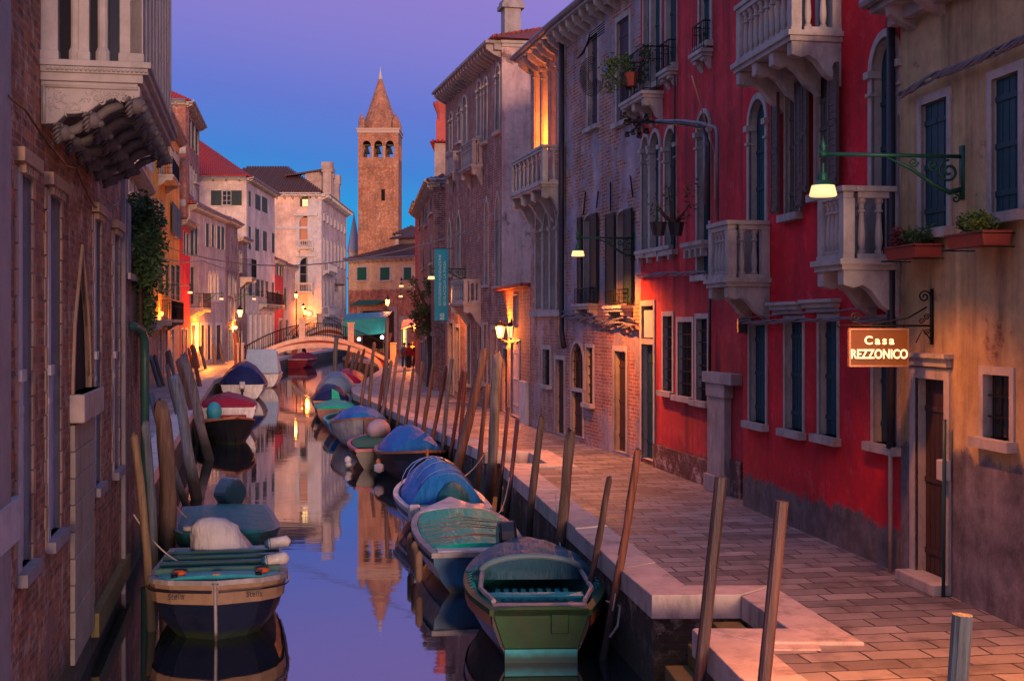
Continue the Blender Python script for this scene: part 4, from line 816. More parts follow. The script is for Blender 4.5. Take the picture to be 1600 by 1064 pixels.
# ============================================================ iron-railed bridges
def bridge(name,label,PL_,PR_,wid,zf,zc,soff,cat='bridge'):
    a=Vector(PL_);b=Vector(PR_);L_=(b-a).length; r=empty(name,(a.x,a.y,0),math.atan2(b.y-a.y,b.x-a.x),label=label,category=cat); n=24
    top=[(L_*i/n, zf+(zc-zf)*(1-abs(2*i/n-1)**1.9)) for i in range(n+1)]; x0,x1=.7,L_-.7; arc=[(x0+(x1-x0)*i/n, .15+(soff-.15)*math.sqrt(max(0,1-(2*i/n-1)**2))**.9) for i in range(n+1)]
    m=MB(); fn=lambda p,q,d:(p,d,q); BRK=simple('bridge_brick',(.30,.07,.045),.85,var=.35,scale=5)
    for d in (0,wid):
        for i in range(n):
            (ax,az),(bx,bz)=top[i],top[i+1]; (cx,cz),(dx_,dz)=arc[i],arc[i+1]; m.poly([(ax,d,az),(bx,d,bz),(dx_,d,dz),(cx,d,cz)])
    for i in range(n): (cx,cz),(dx_,dz)=arc[i],arc[i+1]; m.poly([(cx,0,cz),(dx_,0,dz),(dx_,wid,dz),(cx,wid,cz)])
    m.poly([(0,0,top[0][1]),(arc[0][0],0,arc[0][1]),(arc[0][0],0,-1),(0,0,-1)]); m.poly([(L_,0,top[-1][1]),(arc[-1][0],0,arc[-1][1]),(arc[-1][0],0,-1),(L_,0,-1)]); m.poly([(arc[0][0],0,-1),(arc[0][0],0,arc[0][1]),(arc[0][0],wid,arc[0][1]),(arc[0][0],wid,-1)]); m.poly([(arc[-1][0],0,-1),(arc[-1][0],0,arc[-1][1]),(arc[-1][0],wid,arc[-1][1]),(arc[-1][0],wid,-1)])
    obj('span',m,BRK,r)
    m=MB(); m.ring(arc,[(p+(p-L_/2)*.035,q+.34) for p,q in arc],fn,-.12,.0); obj('arch_ring',m,BST,r)
    for d0,d1 in ((-.2,.25),(wid-.25,wid+.2)): m=MB(); m.ring([(p,q-.02) for p,q in top],[(p,q+.26) for p,q in top],fn,d0,d1); obj('coping',m,BST,r)
    m=MB(); m.ring([(p,q-.1) for p,q in top],[(p,q+.05) for p,q in top],fn,.2,wid-.2); obj('deck',m,PAVE,r)
    for d in (.05,wid-.05):
        m=MB(); k=int(L_/.16)
        for i in range(k+1):
            x=L_*i/k; t=x/L_; z=zf+(zc-zf)*(1-abs(2*t-1)**1.9)+.24; m.tube([(x,d,z),(x,d,z+.95)],.016,4)
        m.tube([(p,d,q+1.2) for p,q in top],.03,6); m.tube([(p,d,q+.4) for p,q in top],.018,5); obj('iron_railing',m,IRON,r)
    for t in (.0,.40,.72,1.0):
        z=zf+(zc-zf)*(1-abs(2*t-1)**1.9)
        obj('stone_post',MB().box(L_*t-.22,L_*t+.22,-.15,.28,z,z+1.55).box(L_*t-.28,L_*t+.28,-.2,.34,z+1.55,z+1.65),BST,r,bev=.02)
    return r
BST=stone('bridge_stone',(.58,.44,.36),.3)
bridge('arched_bridge','arched brick and white stone footbridge with iron railing over the canal',(-19.3,91),(-8.6,92.5),3.0,1.15,3.0,2.45)
bridge('arched_bridge','smaller white stone bridge with iron railing beyond the first bridge',(-21.6,124),(-14.6,127),2.6,1.3,3.6,2.9)
# ============================================================ lamps
def glowmat(name,c,e): 
    return simple(name,c,.4,emit=c,es=e,bump=0,var=0)
GL=glowmat('sodium_lamp_glass',(1,.60,.25),1.35); GLW=glowmat('warm_lamp_glass',(1,.58,.22),1.6); GLH=glowmat('white_bulb',(1,.9,.7),14)
LK=6.5
def plight(parent,loc,e,c=(1,.21,.02),r=.12):
    d=bpy.data.lights.new('lamp_light','POINT'); d.energy=e*LK; d.color=c; d.shadow_soft_size=r; o=bpy.data.objects.new('lamp_light',d); col.objects.link(o); o.parent=parent; o.location=loc; return o
def spiral(m,c,r0,turns,ax,r,start=0,n=26,sg=1):
    pts=[]
    for i in range(n+1):
        t=i/n; a=start+sg*turns*2*math.pi*t; q=r0*(1-t*.85); pts.append((c[0]+q*math.cos(a)*ax[0],c[1]+q*math.cos(a)*ax[1],c[2]+q*math.sin(a)))
    m.tube(pts,r,6)
def street_lamp(label,wall,head,e,group='bracket lamps along the canal',mat=None,sc_=1.0,drop=.30,cone=116):
    """wall: point on the wall; head: centre of the glass; the arm runs level above the head"""
    mt=mat or GIRON; v=Vector(wall); h=Vector(head); d=Vector((h.x-v.x,h.y-v.y)); L_=d.length
    r=empty('street_lamp',(v.x,v.y,h.z+drop*sc_),math.atan2(d.y,d.x),label=label,category='street lamp',group=group)
    m=MB(); m.tube([(0,0,0),(L_,0,0)],.022*sc_,8); m.tube([(L_-.05,0,0),(L_+.04,0,0)],.04*sc_,8); m.lathe([(.04,0),(.03,.05),(.045,.08),(.01,.16),(.004,.2)],(L_,0,0),8); obj('arm',m,mt,r,smooth=True)
    m=MB(); m.box(-.02,.03,-.04,.04,-.48*sc_,.12); 
    q=.13*sc_; spiral(m,(q+.04,0,-.17*sc_),q,1.6,(1,0),.016,math.pi*.5,30,-1); spiral(m,(.36*sc_,0,-.10*sc_),.07*sc_,1.4,(1,0),.012,math.pi); spiral(m,(.58*sc_,0,-.07*sc_),.055*sc_,1.4,(1,0),.011,math.pi)
    m.tube([(.0,0,-.36*sc_),(.16*sc_,0,-.40*sc_),(.34*sc_,0,-.32*sc_),(.62*sc_,0,-.14*sc_),(min(.9*sc_,L_*.7),0,-.02)],[.03*sc_,.032*sc_,.026*sc_,.02*sc_,.012],8); spiral(m,(.09*sc_,0,-.47*sc_),.05*sc_,1.2,(1,0),.012,math.pi*.5)
    obj('scroll_bracket',m,mt,r,smooth=True)
    z=-drop*sc_; m=MB(); m.lathe([(.015,.30),(.02,.2),(.05,.19),(.055,.16),(.06,.11),(.09,.09),(.135,.055)],(L_,0,z),12); s_=obj('hood',m,mt,r,smooth=False)
    gl=obj('glass_shade',MB().lathe([(.115,.06),(.125,.05),(.15,-.05),(.14,-.065),(.02,-.07)],(L_,0,z),14),GL,r); 
    d=bpy.data.lights.new('lamp_light','SPOT'); d.energy=e*LK*1.5; d.color=(1,.25,.03); d.spot_size=R(cone); d.spot_blend=.6; d.shadow_soft_size=.1; o=bpy.data.objects.new('lamp_light',d); col.objects.link(o); o.parent=r; o.location=(L_,0,z-.10)
    return r
def fw(f,px,py,off=.0): t,z,D=f.hit(px,py); return f.world(t,off,z)
def head(f,pxw,pxh,py,nrm=None):
    t=f.hit(pxw)[0]; W=f.world(t,0,0); dx=(pxh-800)/FPX; p=(dx*W.y-W.x)/(f.n.x-dx*f.n.y); H=f.world(t,p,0); H.z=CAMZ-(py-Y0)*H.y/FPX; return W,H
W_,H_=head(R1,1505,1286,298); street_lamp('glowing lamp on the green scrolled bracket of the yellow house',W_,H_,60,drop=.40); print('lampA',H_,W_)
W_,H_=head(R4,992,903,396); street_lamp('glowing lamp on the green bracket between the brick and red houses',W_,H_,170,drop=.36,cone=158)
W_,H_=head(R6,727,674,434); street_lamp('glowing lamp left of the hanging teal banner',W_,H_,110,drop=.36,cone=158)
W_=XYZ(655,434,78); H_=XYZ(627,447,79); street_lamp('far glowing lamp highest above the end of the right quay',W_,H_,70,sc_=1.3)
W_=XYZ(652,450,82); H_=XYZ(626,463,92); street_lamp('far glowing lamp just below the highest one over the right quay',W_,H_,60,sc_=1.3)
def lp(f,D,px,py,label,pw,e): street_lamp(label,fw(f,pw,py),XYZ(px,py,D),e,sc_=1.3)
lp(H2,76,297,457,'glowing lamp before the orange house on the left quay',258,90)
lp(H5,94,346,467,'glowing lamp before the greyish shuttered house',318,80)
lp(H7 if 0 else H6,108,397,467,'glowing lamp before the cream tiled house',366,80)
def post_lamp(label,base,h,e,lantern=True,rz=0,group='lamp posts near the bridge'):
    r=empty('lamp_post',base,rz,label=label,category='lamp post',group=group); obj('post',MB().lathe([(.14,0),(.14,.3),(.06,.45),(.05,h-.6),(.09,h-.55),(.03,h-.45)],(0,0,0),8),IRON,r,smooth=False)
    obj('lantern_glass',MB().lathe([(.10,h-.45),(.20,h-.05),(.20,h)],(0,0,0),6),GLW,r); obj('lantern_cap',MB().lathe([(.24,h),(.1,h+.18),(.02,h+.34)],(0,0,0),6),IRON,r); plight(r,(0,-.35,h-.25),e,(1,.22,.022)); return r
def at(px,D,z): p=XYZ(px,Y0,D); return (p.x,p.y,z)
post_lamp('glowing lantern on a post at the left foot of the bridge',at(375,88.5,1.1),4.0,70)
post_lamp('small glowing lantern on a post behind the teal awning',at(605.5,104,1.1),5.0,60)
post_lamp('tallest glowing post lamp before the pale palazzo',at(463,135,1.1),6.2,50); post_lamp('glowing post lamp right beside the palazzo corner',at(474,140,1.1),5.0,45); post_lamp('lowest glowing post lamp at the second bridge',at(476.5,128,1.1),4.4,25)
r=empty('wall_lamp',at(483,149.3,5.3),0,label='glowing wall lamp lighting the palazzo orange',category='wall lamp'); obj('glass_shade',MB().ball((0,0,0),.3,.2,.3),GLW,r); obj('arm',MB().tube([(0,.8,.2),(0,0,.25)],.05),IRON,r); plight(r,(0,-1.2,0),110,r=.2)
# double lantern on the brick annexe
tW=R5b.hit(811)[0]; b0=R5b.world(tW,0,4.05); 
for px,lab in ((782,'left of the two glowing glass lanterns on the brick annexe'),(799,'right of the two glowing glass lanterns on the brick annexe')):
    t=R5b.hit(px+12)[0]; P=XYZ(px,516,43.2 if px<790 else 42.4); r=empty('wall_lantern',P,0,label=lab,category='lantern',group='pair of lanterns on the annexe'); m=MB(); m.lathe([(.10,-.25),(.17,.12)],(0,0,0),6); obj('lantern_glass',m,GLW,r)
    m=MB()
    for j in range(6): a=j*math.pi/3; m.tube([(.10*math.cos(a),.10*math.sin(a),-.25),(.175*math.cos(a),.175*math.sin(a),.13)],.009,4)
    m.lathe([(.19,.12),(.20,.14),(.13,.22),(.04,.28),(.05,.31),(.01,.36)],(0,0,0),6); m.lathe([(.02,-.32),(.10,-.25)],(0,0,0),6); obj('iron_cage',m,IRON,r)
    bb=R5b.world(R5b.hit(814)[0],0,4.3)-P; obj('bracket',MB().tube([(0,0,-.3),(bb.x*.5,bb.y*.5,-.42),(bb.x,bb.y,-.3)],.02,6),IRON,r); plight(r,(.30,-.22,.05) if px>790 else (-.1,-.3,.0),110,(1,.20,.018),.08)
# warm light inside the loggia and a shop lamp
c=R5.world(R5.LOG[0],-.7,R5.LOG[2]-.9); r=empty('ceiling_lantern',(c.x,c.y,c.z),0,label='lamp lighting the loggia orange behind its gothic arches',category='lamp'); obj('glass_shade',MB().ball((0,0,0),.09),GLW,r); obj('chain',MB().tube([(0,0,.05),(0,0,1.6)],.012),IRON,r); plight(r,(0,0,-.3),85,(1,.20,.018),.1)
P=XYZ(650,513,90); r=empty('shop_lamp',P,0,label='bright bulb under the shop awning at the end of the right quay',category='lamp'); obj('bulb',MB().ball((0,0,0),.22,.22,.3),GLW,r); obj('cable',MB().tube([(0,0,.2),(0,0,1.0)],.02),IRON,r); plight(r,(0,-.5,0),260,(1,.22,.022))
for px,py,D,lab,e in ((561,530,97,'left pair of bare bulbs under the teal awning',6),(597,527,98,'right bare white bulb under the teal awning',9)):
    r=empty('bare_bulb',XYZ(px,py,D),0,label=lab,category='lamp'); obj('bulb',MB().ball((0,0,0),.13),GLH,r); obj('cable',MB().tube([(0,0,.1),(0,0,.9)],.012),IRON,r); plight(r,(0,-.2,0),e,(1,.8,.5))
# strip-lit doorway on the left quay
P=XYZ(308,520,92); r=empty('doorway_lamp',P,0,label='bright yellow lamp lighting the doorway beside the crimson house',category='lamp'); obj('glass_shade',MB().lathe([(.05,-1.4),(.07,-1.3),(.07,.6),(.05,.7)],(0,0,0),8),GL,r); obj('arm',MB().tube([(0,0,.7),(-1.0,.6,.8)],.02),IRON,r); plight(r,(.8,-.6,-.3),230,(1,.27,.025))
P=XYZ(368,512,108); r=empty('shop_lamp',P,0,label='orange shop lamp behind the left bridge lantern',category='lamp'); obj('bulb',MB().ball((0,0,0),.16),GLW,r); obj('cable',MB().tube([(0,0,.1),(0,0,1.2)],.012),IRON,r); plight(r,(0,-.5,0),180,(1,.21,.02))
P=XYZ(252,490,70); r=empty('shop_lamp',P,0,label='orange lamp under the iron balcony of the orange house',category='lamp'); obj('bulb',MB().ball((0,0,0),.12),GLW,r); obj('arm',MB().tube([(0,0,.1),(-1.2,.6,.3)],.02),IRON,r); plight(r,(.3,-.5,-.3),130,(1,.21,.02))
# lamps of the bridge the photograph was taken from (just behind the viewer)
street_lamp('glowing bracket lamp on the yellow house nearest the viewer',R1.world(7.4,0,5.6),R1.world(7.4,1.8,5.3),400,drop=.36)
# ============================================================ shop sign
sg=empty('hanging_sign',R1.world(R1.hit(1456)[0],0,0),0,label='glowing hanging sign reading Casa REZZONICO on an iron scroll bracket',category='sign')
D=sg.location.y-.05; O=sg.location
def SP(px,py,dd=0): p=XYZ(px,py,D+dd)-Vector(O); return (p.x,p.y,p.z)
x0,_,z1=SP(1326,513); x1,_,z0=SP(1419,573)
obj('panel',MB().box(x0+.02,x1-.02,-.07,-.01,z0+.02,z1-.02),simple('lit_sign_panel',(.10,.028,.006),.5,emit=(.55,.13,.006),es=.16,var=.5,scale=2.5),sg)
m=MB(); m.box(x0,x1,-.08,0,z1-.02,z1); m.box(x0,x1,-.08,0,z0,z0+.02); m.box(x0,x0+.02,-.08,0,z0+.02,z1-.02); m.box(x1-.02,x1,-.08,0,z0+.02,z1-.02); obj('frame',m,simple('brass_frame',(.22,.10,.05),.4,metal=.5),sg)
def text(name,s,mat,parent,loc,size,rot=(R(90),0,0),width=None,space=1.0,bold=.0,ext=.004,align='CENTER',keep=False):
    cu=bpy.data.curves.new(name,'FONT'); cu.body=s; cu.size=size; cu.align_x=align; cu.align_y='CENTER'; cu.space_character=space; cu.offset=bold; cu.extrude=ext
    o=bpy.data.objects.new(name,cu); col.objects.link(o); dg=bpy.context.evaluated_depsgraph_get(); me=bpy.data.meshes.new_from_object(o.evaluated_get(dg)); bpy.data.objects.remove(o)
    o=bpy.data.objects.new(name,me); col.objects.link(o); me.materials.clear(); me.materials.append(mat); o.parent=parent; o.location=loc; o.rotation_euler=rot
    if width: w0=max(v.co.x for v in me.vertices)-min(v.co.x for v in me.vertices); o.scale=(width/w0,width/w0 if keep else 1,1)
    return o
TXT=glowmat('lit_letters',(1,.72,.36),1.7); cx=(x0+x1)/2
text('lettering','Casa',TXT,sg,(cx,-.085,z1-.145),.135,width=.345,space=1.35,bold=.0022); text('lettering','REZZONICO',TXT,sg,(cx,-.085,z1-.305),.15,width=.66,space=1.0,bold=.0026)
zb=z1+.03; m=MB(); m.tube([(x0-.10,-.04,zb),(0,-.04,zb)],.013,6); m.ball((x0-.11,-.04,zb),.022); m.box(-.03,.0,-.06,-.01,zb-.22,zb+.43)
for a in (x0+.05,x1-.05): m.tube([(a,-.04,zb+.02),(a,-.04,z1)],.008,5)
m.tube([(x0+.04,-.04,zb+.05),(x0+.2,-.04,zb+.01),(cx,-.04,zb+.03),(x1-.0,-.04,zb+.09),(-.07,-.04,zb+.22)],.010,6)
spiral(m,(x0+.09,-.04,zb+.10),.07,1.5,(1,0),.010,-math.pi/2,26,-1); spiral(m,(-.1,-.04,zb+.34),.075,1.6,(1,0),.010,0,26,1); spiral(m,(-.07,-.04,zb+.10),.04,1.5,(1,0),.007); spiral(m,(-.07,-.04,zb-.08),.04,1.5,(1,0),.007); spiral(m,(-.13,-.04,zb+.05),.035,1.5,(1,0),.007)
m.tube([(-.02,-.04,zb-.17),(-.12,-.04,zb-.04),(-.16,-.04,zb-.12),(-.2,-.04,zb-.2)],.008,5)
obj('scroll_bracket',m,IRON,sg,smooth=True); plight(sg,(cx,-.35,(z0+z1)/2),.2,(1,.5,.15),.1)
# ============================================================ banner
TEAL=simple('teal_banner_cloth',(.012,.21,.30),.75,var=.12,scale=2,bump=.05); BT=simple('banner_lettering',(.30,.52,.58),.7,var=0)
P=XYZ(689.5,445,50.5); bn=empty('hanging_banner',P,0,label='tall teal banner with vertical white lettering hung across the quay',category='banner')
hwB=10.5*50.5/FPX; hhB=56.5*50.5/FPX; m=MB(); n=14
for s_ in (-.01,.01): m.add([(x,s_+.03*math.sin(i*.9),-hhB+2*hhB*i/n) for i in range(n+1) for x in (-hwB,hwB)],[(2*i,2*i+1,2*i+3,2*i+2) for i in range(n)])
obj('cloth',m,TEAL,bn)
text('lettering','ISTITUZIONE FONDAZIONE',BT,bn,(-.045,-.055,.18),.14,rot=(R(90),R(-90),0),width=2.02); text('lettering','BEVILACQUA LA MASA',BT,bn,(.14,-.055,.05),.14,rot=(R(90),R(-90),0),width=1.75)
text('emblem','B',BT,bn,(.04,-.055,-hhB+.10),.24,rot=(R(90),R(-90),R(0)),bold=.004,width=.12); text('emblem','B',BT,bn,(.04,-.055,-hhB+.24),.24,rot=(R(90),R(-90),R(0)),bold=.004,width=.12)
t_=R6.hit(700)[0]; wp=R6.world(t_,0,P.z+hhB)-P; obj('rod',MB().tube([(-hwB-.1,0,hhB),(max(wp.x,hwB+.2),wp.y*.0,hhB)],.015),IRON,bn); obj('rod',MB().tube([(-hwB-.05,0,-hhB),(hwB+.05,0,-hhB)],.012),IRON,bn)
# ============================================================ pipes, cables, boxes on the right bank
def fpipe(f,label,pts,r,mat,name='downpipe',off=.1): return tag(obj(name,MB().tube([fw(f,px,py,off) for px,py in pts],r,8),mat,smooth=True),label,'pipe' if 'pipe' in name else 'cable')
fpipe(R2,'dark downpipe between the crimson and the yellow house',[(1404,-40),(1404,560),(1403.5,700)],.055,PIPED); fpipe(R2,'thin cream pipe at the corner of the crimson house',[(1403.5,700),(1403,893)],.028,simple('cream_pipe',(.42,.28,.2),.5))
fpipe(R4,'black downpipe down the middle of the brick facades',[(884,40),(884,300),(884,520),(888,543)],.075,PIPED,off=.12)
fpipe(R1,'thin teal pipe beside the door of the yellow house',[(1489,655),(1488,800),(1487,934)],.022,PIPEG)
fpipe(R3,'thin grey downpipe on the faded red house',[(1058,-50),(1057.5,395)],.02,PIPED,off=.05); fpipe(R3,'dark downpipe at the recess of the faded red house',[(1114,440),(1113.5,600)],.03,PIPED,off=.06)
def bundle(label,f,pts,n,spread,r,off=.12,wob=.02,mat=CABLE):
    m=MB(); rr=random.Random(len(label)); K=40
    P=[fw(f,px,py,off) for px,py in pts]
    def ev(t):
        x=t*(len(P)-1); i=min(int(x),len(P)-2); return P[i].lerp(P[i+1],x-i)
    for j in range(n):
        ph=rr.random()*6; a=rr.uniform(2,5); q=[]
        for i in range(K+1):
            t=i/K; p=ev(t); q.append(p+Vector((0,0,spread*math.sin(ph+t*a*6)+rr.uniform(-1,1)*wob*.4))+Vector((f.n.x,f.n.y,0))*(spread*.6*math.cos(ph+t*a*6)))
        m.tube(q,r,5)
    return tag(obj('cable_bundle',m,mat,smooth=True),label,'cables')
bundle('thick rope of dark cables above the windows of the yellow house',R1,((1417,152),(1470,122),(1530,100),(1600,70),(1680,30)),9,.035,.014,mat=CABLE)
bundle('twisted grey cables over the ground windows of the crimson house',R2,((1163,502),(1200,504),(1260,500),(1320,499),(1403,500)),6,.025,.012); bundle('single grey cable above the twisted cables of the crimson house',R2,((1165,497),(1250,490),(1403,480)),1,.0,.012)
bundle('grey cables over the door of the faded red house',R3,((1002,432),(1060,428),(1112,427)),4,.035,.014); bundle('sagging grey cables across the patched brick house',R4,((885,492),(920,500),(960,505),(998,512)),5,.06,.022); bundle('upper sagging cables across the patched brick house',R4,((885,489),(940,494),(998,500)),2,.04,.018)
bundle('pale cables running down beside the crimson house corner',R1,((1409,180),(1410,300),(1412,420),(1412,478)),3,.015,.009,off=.05)
tag(obj('meter_box',MB().box(*(lambda a,b:(min(a.x,b.x)-.06,max(a.x,b.x)+.02,min(a.y,b.y)-.02,max(a.y,b.y)+.02))(fw(R1,1479,735,.02),fw(R1,1487,735,.07)),CAMZ-(750-Y0)*14.6/FPX,CAMZ-(718-Y0)*14.6/FPX),WOODW,bev=.01),'small pale meter box beside the yellow house door','meter box')
tag(obj('junction_box',MB().box(*(lambda a:(a.x-.07,a.x+.07,a.y-.08,a.y+.08,a.z-.2,a.z+.05))(fw(R2,1166,502,.08)),),PIPED,bev=.01),'small grey junction box where the crimson house cables start','box')
# electric insulators on bent conduits
cn=empty('conduit_mast',fw(R3,1128,345,.2),0,label='bent grey conduits with a cluster of insulators on the red house',category='conduit')
Oc=Vector(cn.location); 
def CP(px,py,off=.25): p=fw(R3,px,py,off)-Oc; return tuple(p)
obj('conduit',MB().tube([CP(1141,345),(CP(1141,210)),CP(1139,200),CP(1128,194,.4),CP(1112,191,.6),CP(1095,192,.9)],.035,8),PIPE,cn,smooth=True); obj('conduit',MB().tube([CP(1136,345,.35),CP(1136,225,.35),CP(1131,202,.4),CP(1118,196,.6),CP(1095,195,.9)],.03,8),PIPED,cn,smooth=True); obj('conduit',MB().tube([CP(1117,320,.2),CP(1117,205,.2)],.035,8),PIPE,cn,smooth=True)
rr=random.Random(5); m=MB(); m.tube([CP(1095,193,.9),CP(1090,192,1.3)],.03,6)
for i in range(16):
    a=Vector(CP(1094,194,1.1))+Vector((rr.uniform(-.42,.05),rr.uniform(-.2,.2),rr.uniform(-.28,.16))); m.lathe([(.02,-.05),(.05,-.04),(.05,0),(.025,.01),(.045,.03),(.03,.06)],a,7); m.tube([a,Vector(CP(1094,194,1.1))+Vector((-.1,0,-.02))],.012,4)
obj('insulators',m,IRON,cn)
tag(obj('rope',MB().tube([fw(R2,1161,122,.9),fw(R3,1150,240,.4),fw(R3,1142,312,.3)],.012,5),simple('pale_rope',(.5,.35,.28),.9)),'thin pale cord hanging from the highest crimson balcony','rope')
# cables across the canal
def wire(label,pts,r=.025): return tag(obj('overhead_cable',MB().tube(pts,r,5),CABLE,smooth=True),label,'cable')
def sag(a,b,s,n=14): a=Vector(a);b=Vector(b); return [a.lerp(b,i/n)-Vector((0,0,s*4*(i/n)*(1-i/n))) for i in range(n+1)]
wire('long cable sagging across the canal before the bell tower',sag(fw(H2,253,383),fw(R6,778,346),1.35,20),.028); wire('lower cable running along the left house fronts',[fw(H2,236,403,.3),fw(H2,279,410,.3),fw(H5,310,408,.3),fw(H5,345,420,.3),fw(H6,368,423,.3)],.04); wire('thin upper cable between the bend house and the banner',sag(XYZ(650,398,74),fw(R6,728,390),.1),.02)
# ============================================================ flower boxes and plants
LEAF={}
def leafmat(name,c): return simple(name,c,.6,var=.55,scale=6,bump=0)
LG=leafmat('plant_leaf',(.05,.10,.025)); LR=leafmat('reddish_leaf',(.13,.03,.03)); LY=leafmat('light_leaf',(.12,.17,.03)); LD=leafmat('ivy_leaf',(.035,.075,.022)); LT=leafmat('autumn_leaf',(.10,.11,.03))
def leaves(m,c,rad,n,size,rr,droop=0):
    for i in range(n):
        d=Vector((rr.gauss(0,1),rr.gauss(0,1),rr.gauss(0,1))); d.normalize(); q=rr.random()**.45; p=Vector(c)+Vector((d.x*rad[0]*q,d.y*rad[1]*q,d.z*rad[2]*q-droop*q*q)); a=Vector((rr.gauss(0,1),rr.gauss(0,1),rr.gauss(0,.6))); a.normalize(); b=a.cross(Vector((rr.gauss(0,1),rr.gauss(0,1),rr.gauss(0,1)))); 
        if b.length<.01: continue
        b.normalize(); s_=size*rr.uniform(.6,1.4); m.add([p-a*s_,p+b*s_*.45,p+a*s_,p-b*s_*.45],[(0,1,2,3)])
    return m
def flower_box(label,f,xl,xr,yt,yb,mats,pr=.28):
    a,b,z0,z1=f.rect(xl,xr,yt,yb); P=f.world(a,0,0); r=empty('flower_box',(P.x,P.y,0),math.atan2(f.u.y,f.u.x),label=label,category='flower box',group='flower boxes under the windows')
    m=MB(); m.add([(0,-.06,z0),(b-a,-.06,z0),(b-a,-.06-pr,z0),(0,-.06-pr,z0),(-.04,-.04,z1),(b-a+.04,-.04,z1),(b-a+.04,-.10-pr,z1),(-.04,-.10-pr,z1)],[(0,1,2,3),(0,4,5,1),(1,5,6,2),(2,6,7,3),(3,7,4,0),(4,7,6,5)]); obj('planter',m,TERRA,r,bev=.006)
    rr=random.Random(int(xl)); n=len(mats)
    for i,mt in enumerate(mats):
        m=MB(); x0=(b-a)*i/n; x1=(b-a)*(i+1)/n
        for j in range(7): leaves(m,(rr.uniform(x0,x1),-.1-rr.random()*pr,z1+.07+rr.random()*.06),(.14,.12,.12),70,.028,rr); 
        obj('plant',m,mt,r)
    m=MB(); m.tube([(-.03,-.02,z0-.02),(-.03,-.12-pr,z0-.02),(b-a+.03,-.12-pr,z0-.02),(b-a+.03,-.02,z0-.02)],.008,5); m.tube([(-.03,-.02,z1-.03),(-.03,-.12-pr,z1-.03),(b-a+.03,-.12-pr,z1-.03),(b-a+.03,-.02,z1-.03)],.008,5); obj('iron_holder',m,IRON,r)
flower_box('red planter with reddish and green plants under the darker window',R1,1428,1476,384,404,(LR,LG)); flower_box('red planter with light green plants under the right window of the yellow house',R1,1528,1586,364,386,(LG,LY))
def shrub(name,label,c,blobs,n,size,mt,parts=None,cat='plant',seed=1):
    r=empty(name,c,0,label=label,category=cat); rr=random.Random(seed); m=MB()
    for (bx,by,bz,rx,ry,rz) in blobs: leaves(m,(bx,by,bz),(rx,ry,rz),n,size,rr)
    obj('foliage',m,mt,r)
    st=MB()
    for (bx,by,bz,rx,ry,rz) in blobs[::2]: st.tube([(0,0,0),(bx*.5,by*.5,bz*.4),(bx,by,bz)],[.04,.025,.01],5)
    obj('stem',st,DOORW,r); return r
P=fw(R3,1094,345,.55); shrub('potted_plant','thin climbing plant in dark hanging pots beside the crimson balcony',(P.x,P.y,P.z-.05),[(rr.uniform(-.3,.4),rr.uniform(-.1,.2),rr.uniform(.1,.9),.18,.15,.2) for _ in range(9)],26,.035,LG,seed=4)
for dx_,lab in ((-.28,'left dark plant pot hanging on the crimson balcony'),(.06,'right dark plant pot hanging on the crimson balcony')): tag(obj('plant_pot',MB().lathe([(.11,0),(.16,.24),(.17,.26)],(P.x+dx_,P.y,P.z-.3),10),PIPED),lab,'plant pot')
P=fw(R3,1012,140,.45); shrub('balcony_plants','bushy green plants filling the carved iron balcony of the red house',(P.x,P.y,P.z),[(rr.uniform(-.45,.5),rr.uniform(-.4,.3),rr.uniform(.05,.75),.25,.25,.22) for _ in range(12)],60,.05,LG,seed=6)
tag(obj('terracotta_pot',MB().lathe([(.1,0),(.15,.26),(.16,.28)],(P.x+.05,P.y-.3,P.z+.0),10),TERRA),'terracotta pot on the carved iron balcony','plant pot')
m=MB()
Q=fw(R3,973,105,.75)
for i in range(9): q=.16+.045*i; m.tube([(Q.x+q*.55*math.cos(a),Q.y,Q.z-.25+q*math.sin(a)*.9) for a in [j*math.pi/9*2*.62+1.2 for j in range(12)]],.008,4)
for i in range(5): m.tube([(Q.x-.35+i*.04,Q.y,Q.z+.15+i*.03),(Q.x-.05,Q.y,Q.z+.55+i*.05),(Q.x+.3,Q.y,Q.z+.8+i*.06)],.012,4)
tag(obj('iron_fan_guard',m,IRON),'round black iron fan guard at the end of the flowered balcony','iron guard')
# ivy over the garden wall
rr=random.Random(11); iv=empty('ivy_bush',G.world(2.2,.1,4.0),0,label='big dark ivy bush spilling over the garden wall by the canal',category='ivy'); m=MB()
for i in range(40):
    t=rr.random(); s_=rr.uniform(-1.6,2.2); z=rr.uniform(.85,2.2); P=G.world(1.7+s_*.7,rr.uniform(-.1,.32),4.0+z)-Vector(iv.location); leaves(m,P,(.30,.26,.30),200,.045,rr)
for i in range(10): P=G.world(2.6+rr.uniform(-.6,.6),.15,4.0+rr.uniform(.0,.8))-Vector(iv.location); leaves(m,P,(.16,.14,.25),90,.04,rr)
obj('foliage',m,LD,iv); m=MB()
for i in range(9): P=G.world(2.2+rr.uniform(-1,1.5),.12,4.0+rr.uniform(1,2.4))-Vector(iv.location); m.tube([(0,0,-1.2),(P.x*.5,P.y*.5,.3),P],[.04,.03,.01],5)
obj('stem',m,DOORW,iv)
